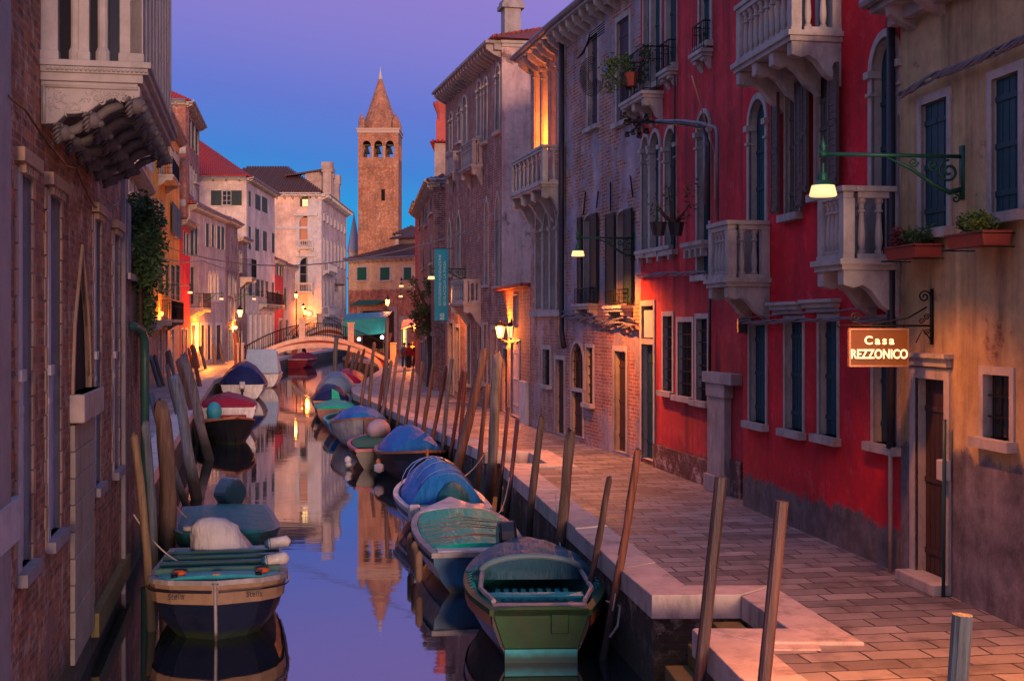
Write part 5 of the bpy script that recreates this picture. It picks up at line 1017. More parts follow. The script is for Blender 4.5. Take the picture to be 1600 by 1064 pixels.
# tree on the right quay
P=GR(683,604,ZQ); tr=empty('street_tree',(P.x-.25,P.y,ZQ),0,label='slim leafy tree on the quay behind the teal banner',category='tree'); rr=random.Random(21)
tm=MB(); tm.tube([(0,0,0),(.05,0,1.2),(-.05,0,2.4),(.0,0,3.2)],[.30,.24,.22,.18],10)
for i in range(9): a=rr.random()*6.28; tm.tube([(0,0,2.6+i*.1),(.5*math.cos(a),.5*math.sin(a),3.2+i*.15),(.9*math.cos(a),.9*math.sin(a),3.8+i*.2)],[.09,.05,.02],6)
obj('trunk',tm,simple('tree_bark',(.12,.06,.045),.9,var=.4,bump=.6),tr,smooth=True); m=MB()
for i in range(40):
    a=rr.random()*6.28; q=rr.uniform(.2,1.0); leaves(m,(q*math.cos(a)-.35,q*math.sin(a),rr.uniform(2.5,5.2)),(.34,.34,.3),85,.07,rr)
obj('crown',m,LT,tr)
# ============================================================ mooring poles
def woodmat(name,c,dark=(.02,.02,.015),rough=.85):
    if name in MC: return MC[name]
    s=NT(name); n=s.noise(2.0,st=(9,9,.5),detail=8,rough=.7); c2=s.mix(s.ramp(n,[(.35,0),(.65,1)]),sc3(c,.45),sc3(c,1.3)); z=s.sep(s.N.new('ShaderNodeNewGeometry').outputs['Position'])[2]
    k=s.ramp(s.math('ADD',s.math('DIVIDE',z,4.0),s.math('MULTIPLY',s.math('SUBTRACT',s.noise(5),.5),.12)),[(.10,1),(.26,0)]); c2=s.mix(k,c2,dark); s.fin(c2,rough); s.bump(n,.8,.02); MC[name]=s.m; return s.m
WB=woodmat('brown_weathered_wood',(.135,.085,.068)); WR=woodmat('reddish_wood',(.16,.062,.042)); WG=woodmat('grey_weathered_wood',(.13,.115,.115)); WBL=woodmat('blue_grey_wood',(.13,.16,.19)); MR=woodmat('dark_red_pole_paint',(.10,.025,.03),rough=.45); MP=woodmat('purple_brown_metal',(.065,.045,.052),rough=.42); MG=woodmat('grey_green_metal',(.11,.14,.15),rough=.4)
def pole(label,bx,by,tx,ty,wpx,mat,name='mooring_pole',curve_=0,zb=0,D=None,dy=0,metal=False,group='mooring poles in the canal'):
    D0=D
    D=D or FPX*(CAMZ-zb)/(by-Y0)
    if bx>500 and D0 is None:
        def edge(y):
            E=[e for i,e in enumerate(RE) if i not in (3,4,8,9)]
            for (xa,ya),(xb,yb) in zip(E,E[1:]):
                if ya<=y<=yb and yb>ya: return xa+(xb-xa)*(y-ya)/(yb-ya)
            return 9
        def bad(D):
            zt=CAMZ-(ty-Y0)*D/FPX; pk=bx+(tx-bx)*min(1,1.15/max(zt,.5)); return (pk-800)*D/FPX>edge(D)-.05-wpx*1.2*D/FPX/2 or (bx-800)*D/FPX>edge(D)-.15
        while bad(D) and D>6: D-=.05
    b=XYZ(bx,by,D); b.z=zb; t=XYZ(tx,ty,D+dy); r=wpx*D/FPX/2; rr=random.Random(int(bx*7+ty)); d=t-b; lo=b-d*(1.2/max(d.z,.5)); n=2 if metal else 12; r=r*(1.0 if metal else 1.18); pts=[];rs=[]
    for i in range(n+1):
        u=i/n; p=lo.lerp(t,u); 
        if not metal: p=p+Vector((math.sin(u*5+bx)*r*.5+curve_*math.sin(u*math.pi),rr.uniform(-.2,.2)*r,0))
        pts.append(p); rs.append(r*(1.0 if metal else (1.08-.16*u)*rr.uniform(.93,1.07)))
    if not metal: pts.append(pts[-1]+d.normalized()*r*.5); rs.append(r*.55)
    tb=MB().tube(pts,rs,12 if wpx>8 else 8)
    if not metal:
        K=12 if wpx>8 else 8; gr=[rr.uniform(.88,1.1) for _ in range(K)]
        for i,p_ in enumerate(pts):
            for j in range(K): v_=Vector(tb.v[i*K+j]); c_=Vector(p_); tb.v[i*K+j]=tuple(c_+(v_-c_)*gr[j]*rr.uniform(.93,1.07)+(Vector((0,0,rr.uniform(-1.2,.3)*r)) if i>=len(pts)-2 else Vector((0,0,0))))
    return tag(obj(name,tb,mat,smooth=not metal if wpx>8 else True),label,'pole',group)
pole('reddish leaning wooden pole rising before the tree trunk, left one',656,687,675.5,571,5.4,WR); pole('reddish leaning wooden pole rising before the tree trunk, right one',669,699,695,574,6,WR)
pole('thin brown pole leaning over the quay, left of a pair',617,668,633,575,4.8,WB); pole('thin brown pole leaning over the quay, right of a pair',626,686,645,575,4.8,WB)
pole('thin reddish pole just left of the thickest leaning trunks',696,718,723,579,5.5,WR); pole('dark thin pole close behind the thickest leaning trunks',709,729,728.6,582,6,WR)
pole('big pale brown leaning trunk pole lit orange from behind',714,740,755,546,12,WB,curve_=-.08); pole('big grey leaning trunk pole right of the pale brown trunk',754,758,782,553,14,WG,curve_=.06)
pole('dark red painted pole with a white band, nearer the trunks',777,771,794,636,6.4,MR,metal=True); pole('dark red painted pole with a white band, nearer the viewer',789,813,809,655,7,MR,metal=True)
for (px,py,D) in ((792.5,650,31.6),(808,668,27.3)): P=XYZ(px,py,D); tag(obj('pole_band',MB().lathe([(.065,-.06),(.07,-.05),(.07,.03),(.065,.04)],P,12),ST),'pale rope band on the red pole at %s'%('the trunks' if px<800 else 'the viewer side'),'band')
pole('slim brown wooden pole with a pointed top',825,832,845,652,9,WB); pole('thick cracked brown pole standing before the brick house',854,857,896,674,14,WB,curve_=.05); pole('short thin pole behind the tall reddish one',908.5,893,950,746,9,WB)
pole('tall crooked reddish branch pole at the stern of the green boat',939,1025,993,702,10.5,WR,curve_=.06)
pole('smooth purple brown metal pole, left of the foreground pair',1078,1150,1127,745,20,MP,metal=True,group=None); pole('smooth purple brown metal pole, right of the foreground pair',1168,1205,1222,783,21,MP,metal=True,group=None)
D_=7.0; pole('grey green metal pole cut by the bottom edge at the right',1450,1700,1504,960,32,MG,metal=True,D=D_,group=None)
for a in ((603,655,622,556,5,WB,'brown pole behind the light blue open boat'),(640,680,661,566,5,WR,'reddish pole between the two thin brown pairs'),(685,705,708,562,6,WG,'grey pole left of the thin reddish pole by the trunks'),(742,748,764,600,7,WB,'shorter brown pole between the two thick trunks'),(572,628,586,536,4.5,WB,'slim brown pole behind the brown covered boat'),(536,612,545,540,4,WB,'thin far pole just right of the lone grey pole')):
    pole(a[6],*a[:5],a[5])
for a in ((522,620,527,526,6.5,WG,'straight grey pole standing alone left of the bridge end'),(552,605,570,545,4,WB,'thin far pole, rightmost of three by the far boats'),(547,612,562,549,4,WB,'thin far pole, middle of three by the far boats'),(543,617,552,553,4,WG,'thin far pole, leftmost of three by the far boats'),(560,639,575,569,4.6,WB,'brown pole beside the turquoise covered boat'),(585,642,611,520,5,WR,'tall reddish pole rising from the quay steps'),(593.5,642,610,563,5,WG,'dark short pole beside the tall reddish pole')):
    pole(a[6],*a[:5],a[5])
pole('orange lit pole in front of the teal awning',596,595,607,497,6,WB)
for a in ((257,640,236,556,6,WBL,'grey pole leftmost of the left quay row'),(264,638,243,556,6,WB,'brown pole second of the left quay row'),(272,640,260,550,5,WR,'reddish pole third of the left quay row'),(283,642,266,548,5,WBL,'pale grey pole fourth of the left quay row'),
          (290,700,262,570,7,WB,'brown pole behind the thick square leaning pole'),(322,640,300,540,6,WR,'reddish pole between the long leaning pole and the white motorboat'),(311,779,269,588,15,WBL,'thick square blue grey pole leaning left'),(330,718,283,556,13,WG,'long grey brown pole leaning left across the quay'),(307,690,280,562,8,WR,'orange lit reddish pole behind the long leaning one'),(297,805,234,615,10,WBL,'grey pole leaning behind the fat dark pole'),
          (262,882,252,632,22,WB,'fat dark wooden pole with rounded head'),(237,985,210,678,11,woodmat('tan_wood',(.17,.115,.07)),'tall tan pole beside the covered teal boat'),(243,915,226,661,11,WBL,'tall blue grey pole beside the tan one'),
          (308,600,296,545,4.5,WR,'small reddish pole far on the left quay, first'),(317,600,302,542,4.5,WR,'small reddish pole far on the left quay, second'),(325,602,312,541,4.5,WB,'small brown pole far on the left quay, third'),(341,592,333,537,4.5,WB,'small brown pole far left quay before the grey house'),(352,590,345,537,4.5,WB,'small brown pole far left quay nearest the lantern'),(374,592,365.5,520,8,WR,'stout brown pole beside the bridge lantern')):
    pole(a[6],*a[:5],a[5])
# ============================================================ boats
def boat(name,label,stern,bow,W,Hs,Hb,hull,rail,inner,ws=.8,deck=None,tarp=None,parts=(),beam_at=.42,cat='boat',band=None,flare=.82,bottom=None,open_=None,bowpow=2.2):
    a=Vector(stern);b=Vector(bow);L_=(b-a).length; r=empty(name,(a.x,a.y,0),math.atan2(b.y-a.y,b.x-a.x),label=label,category=cat,group='boats moored along the canal')
    n=18
    def hw(t):
        if t<beam_at: q=t/beam_at; return W/2*(ws+(1-ws)*math.sin(q*math.pi/2))
        q=(t-beam_at)/(1-beam_at); return W/2*max(.0,(1-q**bowpow))**.75+.012
    def sh(t): return Hs+(Hb-Hs)*max(0,(t-.25)/.75)**1.8
    def sec(t,ins=0):
        w_=max(.01,hw(t)-ins); z=sh(t); k=1 if ins==0 else 1
        return [(w_,z),(w_*.985,z*.72),(w_*flare,z*.30),(w_*flare*.72,-.05),(0,-.14)]
    r['L']=L_
    m=MB(); rows=[]
    for i in range(n+1):
        t=i/n; S=sec(t); x=L_*t; ov=.28*(1 if t>.6 else 0)*((t-.6)/.4)**2 if t>.6 else 0
        row=[(x+ov*(z/max(.2,sh(t)))*1.0,y,z) for y,z in S]+[(x+ov*(z/max(.2,sh(t))),-y,z) for y,z in reversed(S[:-1])]; rows.append(row)
    k=len(rows[0]); vs=[p for r_ in rows for p in r_]; fs=[(i*k+j,i*k+j+1,(i+1)*k+j+1,(i+1)*k+j) for i in range(n) for j in range(k-1)]; fs.append(tuple(range(k)))
    m.add(vs,fs); obj('hull',m,hull,r,smooth=False)
    if band:
        m=MB(); z0,z1,bm=band; 
        for sg in (1,-1):
            P0=[];P1=[]
            for i in range(n+1):
                t=i/n; ov=.28*((t-.6)/.4)**2 if t>.6 else 0; zt=sh(t)*z1; zl=sh(t)*z0; w_=hw(t)
                f_=lambda q: w_*(flare+(1-flare)*min(1,(q-.3)/.42)) if q<.72 else w_
                P0.append((L_*t+ov*z0,sg*(f_(z0)+.012),zl)); P1.append((L_*t+ov*z1,sg*(f_(z1)+.012),zt))
            m.add(P0+P1,[(i,i+1,i+2+n,i+1+n) for i in range(n)])
        obj('painted_band',m,bm,r)
    # gunwale
    G_=[]; 
    for i in range(n+1): t=i/n; ov=.28*((t-.6)/.4)**2 if t>.6 else 0; G_.append((L_*t+ov,hw(t),sh(t)))
    m=MB()
    for sg in (1,-1):
        for q0,q1 in zip(G_,G_[1:]):
            a0=(q0[0],sg*(q0[1]+.03),q0[2]-.03); a1=(q1[0],sg*(q1[1]+.03),q1[2]-.03); b0=(q0[0],sg*(q0[1]+.03),q0[2]+.035); b1=(q1[0],sg*(q1[1]+.03),q1[2]+.035); c0=(q0[0],sg*max(0,q0[1]-.08),q0[2]+.035); c1=(q1[0],sg*max(0,q1[1]-.08),q1[2]+.035); d0=(c0[0],c0[1],q0[2]-.05); d1=(c1[0],c1[1],q1[2]-.05)
            m.add([a0,a1,b1,b0,c0,c1,d1,d0],[(0,1,2,3),(3,2,5,4),(4,5,6,7)])
    m.box(-.05,.07,-hw(0)-.03,hw(0)+.03,Hs-.04,Hs+.036); obj('gunwale',m,rail,r)
    # inside: a shallow open well
    m=MB(); ri=[]
    for i in range(n+1):
        t=i/n; w_=max(.005,hw(t)-.07); ri.append([(L_*t+.06*(t<.02),w_,sh(t)),(L_*t+.06*(t<.02),w_*.86,.30),(L_*t+.06*(t<.02),-w_*.86,.30),(L_*t+.06*(t<.02),-w_,sh(t))])
    m.add([p for q in ri for p in q],[(i*4+j,(i+1)*4+j,(i+1)*4+j+1,i*4+j+1) for i in range(n) for j in range(3)]+[(0,1,2,3)]); obj('interior',m,inner,r)
    r_={'r':r,'L':L_,'hw':hw,'sh':sh}
    def sheet(name,t0,t1,mat,camber=.05,drop=.0,ins=-.02,dome=None,n2=26,wr=0,seed=1,m2=20,smooth=True,lab=None,skirt=.07):
        m=MB(); rr=random.Random(seed); rows=[]
        for i in range(n2+1):
            t=t0+(t1-t0)*i/n2; w_=hw(t)-ins if ins<0 else max(.02,hw(t)-ins); ov=.28*((t-.6)/.4)**2 if t>.6 else 0; z=sh(t)+.045+drop; q=(t-t0)/(t1-t0); hgt=camber if dome is None else dome(q); row=[(L_*t+ov,w_+.012,z-skirt)]
            for j in range(m2+1):
                y=w_*(1-2*j/m2); f=math.cos(math.pi/2*(y/w_))**.8 if w_>0 else 0
                fold=(.022*math.sin(q*19+2.3*math.sin(y*4+seed))+.014*math.sin(y*11+q*7+seed*2)) if (dome is not None) else 0; row.append((L_*t+ov,y,z+hgt*f+fold*min(1,f*2)+(wr*.35*rr.uniform(-1,1)*f if wr else 0)))
            row.append((L_*t+ov,-w_-.012,z-skirt)); rows.append(row)
        k=len(rows[0]); m.add([p for q in rows for p in q],[(i*k+j,(i+1)*k+j,(i+1)*k+j+1,i*k+j+1) for i in range(n2) for j in range(k-1)]+[tuple(range(k)),tuple(reversed(range(n2*k,(n2+1)*k)))])
        return obj(name,m,mat,r,smooth=smooth,label=lab)
    r_['sheet']=sheet; return r_
def tarpmat(name,c,rough=.55): 
    if name in MC: return MC[name]
    s=NT(name); n=s.noise(3,detail=6); w_=s.noise(1.3,st=(1,5,1),detail=5); cc=s.mix(n,sc3(c,.7),sc3(c,1.25)); s.fin(cc,rough,Specular_IOR_Level=.25); s.bump(s.math('ADD',w_,s.math('MULTIPLY',n,.5)),.8,.08); MC[name]=s.m; return s.m
def hullm(name,c,rough=.4,var=.3,grime=.3,**k):
    if name in MC: return MC[name]
    s=NT(name); n=s.noise(3,detail=8,rough=.7); cc=s.mix(s.ramp(n,[(.3,0),(.7,1)]),sc3(c,1-var),sc3(c,1+var)); z=s.sep(s.N.new('ShaderNodeNewGeometry').outputs['Position'])[2]
    sc_=s.ramp(s.noise(14,detail=6,rough=.8,st=(.3,1,3)),[(.62,0),(.70,.55)]); cc=s.mix(sc_,cc,(.22,.20,.19)); cc=s.mix(s.ramp(s.noise(2,st=(3,3,.7),detail=6),[(.45,0),(.75,grime)]),cc,(.03,.028,.022))
    k_=s.ramp(s.math('ADD',s.math('MULTIPLY',z,2.0),s.math('MULTIPLY',s.noise(6,detail=5),.12)),[(.16,1),(.34,0)]); cc=s.mix(s.math('MULTIPLY',k_,.85),cc,(.018,.03,.014))
    s.fin(cc,rough,Specular_IOR_Level=.3); s.bump(n,.25,.01); MC[name]=s.m; return s.m
HG=hullm('green_boat_paint',(.003,.055,.012),.5,var=.4,grime=.4); HB=hullm('blue_boat_paint',(.015,.10,.20),.4,var=.35,grime=.3); HK=hullm('black_hull_paint',(.010,.011,.014),.35,grime=.2); HN=hullm('navy_hull_paint',(.008,.012,.035),.35,grime=.2); HW=hullm('white_hull_paint',(.50,.48,.47),.4,grime=.4); HGY=hullm('grey_hull_paint',(.26,.25,.24),.45,grime=.4); HBR=hullm('brown_hull_varnish',(.16,.05,.03),.4); HT=hullm('teal_hull_paint',(.01,.085,.095),.35,coat=.3)
VAR=hullm('varnished_wood_rail',(.30,.12,.05),.35,coat=.4); RG=hullm('grey_rail',(.30,.28,.29),.5,grime=.5); PNK=hullm('pink_rail_paint',(.42,.12,.13),.5); TEA=hullm('light_turquoise_paint',(.03,.36,.38),.45,var=.25,grime=.4)
T1=tarpmat('blue_tarpaulin',(.012,.13,.40)); T2=tarpmat('bright_blue_tarpaulin',(.015,.17,.50)); TGY=tarpmat('blue_grey_tarpaulin',(.04,.13,.18),.5); TGN=tarpmat('turquoise_cover_cloth',(.003,.44,.28),.5); TNV=tarpmat('navy_tarpaulin',(.010,.018,.10)); TCR=tarpmat('crimson_cover_cloth',(.22,.012,.04)); TWH=tarpmat('pale_blue_cabin_cloth',(.30,.42,.56)); TWW=tarpmat('white_wrapping_cloth',(.45,.44,.46)); TRD=tarpmat('spotted_red_cloth',(.40,.015,.06))
CHR=simple('chrome_steel',(.5,.5,.52),.25,metal=1); MOT=simple('dark_blue_motor_cowl',(.012,.04,.075),.25,coat=.5); MOTK=simple('black_motor_cowl',(.012,.012,.02),.3,coat=.5)
def motor(parent,x,y,z,rot=0,mat=MOTK,s_=1.0,tilt=.5,name='outboard_motor'):
    m=MB(); f=Matrix.Translation((x,y,z))@Matrix.Rotation(rot,4,'Z')@Matrix.Rotation(tilt,4,'Y')
    c=MB(); pr=[(-.20,.0),(-.24,.16),(-.22,.34),(-.1,.42),(.12,.40),(.22,.30),(.22,.05),(.1,-.04)]; c.prism([(a*s_,b*s_) for a,b in pr],lambda a,b,d:(a,d,b),-.15*s_,.15*s_); c.v=[tuple(f@Vector(p)) for p in c.v]
    o=obj(name,c,mat,parent,bev=.05*s_); l=MB(); l.box(-.08*s_,.07*s_,-.06*s_,.06*s_,-.75*s_,.0); l.box(-.05*s_,.22*s_,-.1*s_,.1*s_,-.12*s_,-.05*s_); l.tube([(-.1*s_,0,-.72*s_),(.15*s_,0,-.72*s_)],.05*s_,8); l.box(-.12*s_,.10*s_,-.09*s_,.09*s_,-.58*s_,-.56*s_); l.v=[tuple(f@Vector(p)) for p in l.v]; obj('motor_leg',l,IRON,o); return o
def fender(parent,x,y,z,mat=None,r=.09,l=.3): return obj('fender',MB().lathe([(.02,-l/2),(r,-l/2+.06),(r,l/2-.06),(.02,l/2)],(x,y,z),10),mat or HW,parent,smooth=True)
# 1 green boat, stern to the viewer
b=boat('moored_boat','green motorboat with turquoise open cockpit and grey tarp, nearest on the right',(.36,15.9),(.20,20.2),1.85,.62,.74,hullm('dark_brown_hull',(.035,.022,.022),.4),HG,TEA,ws=.66,beam_at=.38,band=(.70,.97,VAR),bowpow=2.6)
L_=b['L']; r=b['r']; b['sheet']('tarpaulin',.53,.985,TGY,dome=lambda q:.20*math.sin(math.pi*min(1,.25+q*.8))**.8,wr=.03,seed=3,skirt=.12)
m=MB(); 
for i in range(15):
    a=math.pi*i/14
ws_=[]; 
arc=[(L_*.52+ (-.1)*math.sin(math.pi*i/14), .72*math.cos(math.pi*i/14), .68+.24*math.sin(math.pi*i/14)) for i in range(15)]
m.tube(arc,.045,8); obj('windscreen_hoop',m,simple('pale_blue_paint',(.13,.22,.25),.4),r,smooth=True)
m=MB(); m.tube([(L_*.52,.70,.70),(L_*.25,.74,.69),(L_*.08,.58,.68)],.035,6); m.tube([(L_*.52,-.70,.70),(L_*.25,-.74,.69),(L_*.08,-.58,.68)],.035,6); m.box(.20,.36,-.60,.60,.60,.655); obj('coaming',m,RG,r)
m=MB()
for i in range(9): y=-.48+i*.12; m.box(.5,L_*.54,y-.035,y+.035,.40,.43)
for i in range(9):
    x=.5+i*.18; q=b['hw'](x/L_)-.10; m.tube([(x,q,.60),(x+.04,q*.88,.32)],.02,5); m.tube([(x,-q,.60),(x+.04,-q*.88,.32)],.02,5)
obj('floor_slats',m,TEA,r); obj('thwart',MB().box(L_*.30,L_*.36,-.66,.66,.50,.54),TEA,r,bev=.01)
obj('transom_board',MB().prism([(-.60,.60),(-.60,.66),(-.3,.70),(.3,.70),(.60,.66),(.60,.60),(.46,.17),(-.46,.17)],lambda a,b_,d:(d,a,b_),-.05,.0).box(-.08,-.05,-.34,-.12,.36,.60),HG,r,bev=.012); obj('transom_foot',MB().box(-.045,.02,-.45,.45,-.05,.165),TEA,r)
m=MB()
for sg in (1,-1):
    for i in range(n_:=8): t=.30+i*.04; y=sg*(b['hw'](t)-.04); m.tube([(L_*t,y,b['sh'](t)+.04),(L_*t+.06,y-sg*.05,b['sh'](t)+.045)],.008,4)
obj('gunwale_marks',m,TEA,r); obj('mooring_rope',MB().tube([(.3,-.85,.68),(.1,-1.0,.66),(-.05,-.95,.45),(.0,-.86,.3)],.015,5),ST,r)
# 2 turquoise covered boat with outboard
b=boat('moored_boat','pale boat covered in turquoise cloth with black outboard behind the green boat',(-.50,20.0),(-1.15,24.2),1.72,.60,.78,HB,RG,HW,ws=.85,band=(.35,.8,HW),bowpow=3.2)
b['sheet']('deck_cover',.07,.80,TGN,camber=.07,ins=.10,skirt=.02,wr=.008,smooth=True); b['sheet']('bow_deck',.80,.985,HW,camber=.08,ins=.02,skirt=.02); obj('stern_deck',MB().box(.02,.32,-.66,.66,.60,.655),HW,b['r'],bev=.02); motor(b['r'],-.05,-.42,.72,0,MOTK,.95,.55)
m=MB(); rr=random.Random(2)
for i in range(7): x=.5+i*.42; m.tube([(x,.75,.70),(x+rr.uniform(-.3,.3),0,.79),(x+rr.uniform(-.2,.5),-.75,.70)],.008,4)
obj('lashing_rope',m,VAR,b['r'])
for i in range(3): fender(b['r'],.4+i*.9,.92,.35,simple('rope_fender',(.2,.13,.09),.9),.06,.5)
# 3 blue domed tarp
b=boat('moored_boat','white and blue boat under a tall domed bright blue tarpaulin',(-1.15,24.7),(-2.0,28.9),1.75,.58,.75,HB,HW,HW,ws=.88,band=(.55,.98,HW))
b['sheet']('tarpaulin',.16,.93,T2,dome=lambda q:.72*math.sin(math.pi*min(1,.33+q*.55))**1.1,ins=.14,skirt=.05,wr=.02,seed=5)
obj('stern_deck',MB().box(.0,.6,-.72,.72,.58,.63),HW,b['r'],bev=.02); motor(b['r'],-.1,.75,.45,0,HW,.7,.1); obj('netting',MB().lathe([(.36,0),(.30,.22),(.15,.40),(.03,.45)],(.62,-.1,.62),10),tarpmat('teal_netting',(.02,.12,.14)),b['r'],smooth=True)
m=MB(); 
for i in range(5): t=.2+i*.15; m.tube([(b['L']*t,.6*math.cos(a)*1.0,.64+(.75*math.sin(math.pi*min(1,.33+i*.15*.6)))*math.sin(a)) for a in [j*math.pi/10 for j in range(11)]],.012,4)
obj('hoop',m,CHR,b['r'])
# 4 black boat bow on
b=boat('moored_boat','black wooden boat bow on with orange varnished rails and blue tarpaulin',(-3.3,37.6),(-2.25,33.4),1.85,.60,.88,HK,VAR,DOORW,ws=.75,bowpow=2.0)
b['sheet']('tarpaulin',.05,.72,T1,dome=lambda q:.62*math.sin(math.pi*min(1,.2+q*.7))+.05,ins=.1,skirt=.06,wr=.025,seed=8); obj('stem_post',MB().tube([(b['L']+.26,0,.93),(b['L']+.16,0,.4),(b['L']-.02,0,-.1)],.04,6),VAR,b['r']); fender(b['r'],2.9,-1.02,.3,HW,.14,.28); fender(b['r'],2.6,-1.0,.42,simple('orange_float',(.5,.15,.02),.5),.07,.2); fender(b['r'],2.9,.98,.35,HW,.12,.26); motor(b['r'],-.15,0,.8,0,T1,.9,.8)
# 5 small dark boat
b=boat('moored_boat','small dark boat with pink rail and green floor between the blue tarps',(-3.85,36.9),(-4.5,40.9),1.6,.55,.62,HK,PNK,HG,ws=.8); b['sheet']('green_deck',.1,.9,simple('green_deck_cloth',(.015,.13,.06),.7),camber=.02,ins=.12,skirt=.01); fender(b['r'],.3,.86,.25,HW,.1,.22); fender(b['r'],.2,.84,.1,HW,.1,.22)
obj('wrapped_motor',MB().ball((3.4,-.2,.85),.42,.38,.34,12,8),tarpmat('pinkish_wrap',(.40,.28,.30)),b['r'],smooth=True)
# 6 grey hull blue tarp
b=boat('moored_boat','grey hulled boat with orange trim under a smooth blue tarpaulin',(-5.7,47.0),(-4.95,42.6),1.95,.72,1.05,HGY,VAR,DOORW,ws=.8,bowpow=2.6); b['sheet']('tarpaulin',.05,.93,T1,dome=lambda q:.50*math.sin(math.pi*min(1,.15+q*.75)),ins=.03,skirt=.12,seed=9)
b=boat('moored_boat','light blue open boat with seats left of the blue tarpaulin',(-6.05,47.2),(-6.75,51.4),1.7,.55,.6,HB,TEA,HB,ws=.85); obj('thwart',MB().box(1.2,1.5,-.7,.7,.4,.46),TEA,b['r']); obj('thwart',MB().box(2.6,2.9,-.7,.7,.4,.46),TEA,b['r']); obj('small_hood',MB().box(-.2,.3,-.35,.35,.3,1.0),HB,b['r'],bev=.08)
b=boat('moored_boat','brown boat with a flat turquoise green cover',(-7.3,53.0),(-7.9,57.2),1.75,.62,.7,HBR,HBR,HG,ws=.85); b['sheet']('deck_cover',.03,.95,TGN,camber=.1,ins=.0,skirt=.1)
b=boat('moored_boat','boat under a navy tarpaulin with a green flap',(-8.35,58.6),(-8.9,62.8),1.7,.62,.7,HK,VAR,HG,ws=.85); b['sheet']('tarpaulin',.03,.95,TNV,dome=lambda q:.65*math.sin(math.pi*min(1,.25+q*.6)),skirt=.1,seed=4); obj('green_flap',MB().prism([(-.5,.62),(-.1,.62),(-.1,1.2),(-.4,1.05)],lambda a,b_,d:(d,a,b_),-.04,.02),TGN,b['r'])
b=boat('moored_boat','boat with a pale blue peaked tarpaulin beside the lone grey pole',(-8.9,64.6),(-9.5,69.6),2.1,.7,.8,HW,VAR,HW,ws=.85); b['sheet']('tarpaulin',.03,.95,tarpmat('pale_blue_grey_tarpaulin',(.16,.25,.36)),dome=lambda q:.95*math.sin(math.pi*min(1,.25+q*.6)),skirt=.1,seed=14)
b=boat('moored_boat','boat under a spotted red cloth near the right quay steps',(-9.55,73.5),(-9.9,78.5),2.1,.7,.8,HW,HW,HW,ws=.85); b['sheet']('tarpaulin',.03,.95,TRD,dome=lambda q:.75*math.sin(math.pi*min(1,.25+q*.6)),skirt=.1,seed=24)
b=boat('moored_boat','dark boat with teal covers by the right foot of the bridge',(-10.3,80.5),(-10.5,85.5),1.8,.6,.8,HK,HT,HT,ws=.85); b['sheet']('tarpaulin',.05,.9,tarpmat('dark_teal_tarpaulin',(.01,.06,.09)),dome=lambda q:.5*math.sin(math.pi*min(1,.25+q*.6)),skirt=.1)
# left bank boats
TAN=simple('tan_varnished_topside',(.30,.20,.13),.35,coat=.4,grime=.2)
b=boat('moored_boat','broad navy and tan boat bow on with teal slatted deck, nearest on the left',(-4.55,20.3),(-3.93,17.0),1.82,.62,.80,HN,RG,TEA,ws=.9,beam_at=.62,band=(.62,.985,TAN),flare=.86,bowpow=5.0); L_=b['L']
b['sheet']('deck_planks',.05,.93,TEA,camber=.03,ins=.10,skirt=.02)
m=MB()
for i in range(4): x=L_*(.25+i*.18); m.box(x-.035,x+.035,-.84,.84,.70+.02*i,.745+.03*i)
obj('deck_batten',m,simple('dark_teal_strip',(.01,.09,.08),.5),b['r']); obj('stem_post',MB().tube([(L_+.29,0,.80),(L_+.16,0,.35),(L_-.0,0,-.12)],.022,6),RG,b['r'])
m=MB(); m.tube([(L_*t+(.28*((t-.6)/.4)**2 if t>.6 else 0),b['hw'](t)+.035,b['sh'](t)*.86) for t in [i/20 for i in range(21)]],.02,5); m.tube([(L_*t+(.28*((t-.6)/.4)**2 if t>.6 else 0),-b['hw'](t)-.035,b['sh'](t)*.86) for t in [i/20 for i in range(21)]],.02,5); obj('rub_strake',m,CHR,b['r'])
for y in (-.55,.55): obj('cleat',MB().lathe([(.05,0),(.04,.05),(.06,.07)],(L_*.96,y,.80),8),IRON,b['r']); obj('orange_rag',MB().ball((L_*.90,y+.05,.84),.07,.10,.04,8,5),simple('orange_cloth',(.45,.08,.02),.8),b['r'])
obj('hatch_box',MB().box(L_*.94,L_*.98,-.05,.05,.78,.86),VAR,b['r'])
for x,y in ((L_*.80,-.80),(L_*.36,-.82)):
    pass
for x,y in ((L_*.74,.80),(L_*.32,.84)): 
    f=obj('fender',MB().tube([(x,y-.20,.86),(x,y-.15,.86),(x,y+.12,.90),(x,y+.17,.90)],[.03,.085,.085,.02],10),HW,b['r'],smooth=True); obj('blue_cap',MB().tube([(x,y-.22,.86),(x,y-.13,.865)],[.05,.09],10),HB,f,smooth=True)
text('name_lettering','Stella',IRON,b['r'],(L_+.26,.50,.64),.10,rot=(R(90),0,R(90)),ext=.01); text('name_lettering','Stella',IRON,b['r'],(L_+.26,-.50,.64),.10,rot=(R(90),0,R(90)),ext=.01)
m=MB(); rr=random.Random(9); wm=[(.46,0),(.40,.15),(.36,.30),(.33,.42),(.20,.52),(.02,.55)]; vs=[]
for i,(q,z) in enumerate(wm):
    for j in range(18): a=2*math.pi*j/18; k=1+.10*math.sin(j*2.7+i)+rr.uniform(-.03,.03); vs.append((.30+q*k*math.cos(a)*.75-z*.1,-.02+q*k*math.sin(a)*1.05-z*.35,.62+z))
m.add(vs,[(i*18+j,i*18+(j+1)%18,(i+1)*18+(j+1)%18,(i+1)*18+j) for i in range(5) for j in range(18)]); obj('wrapped_motor',m,TWW,b['r'],smooth=True)
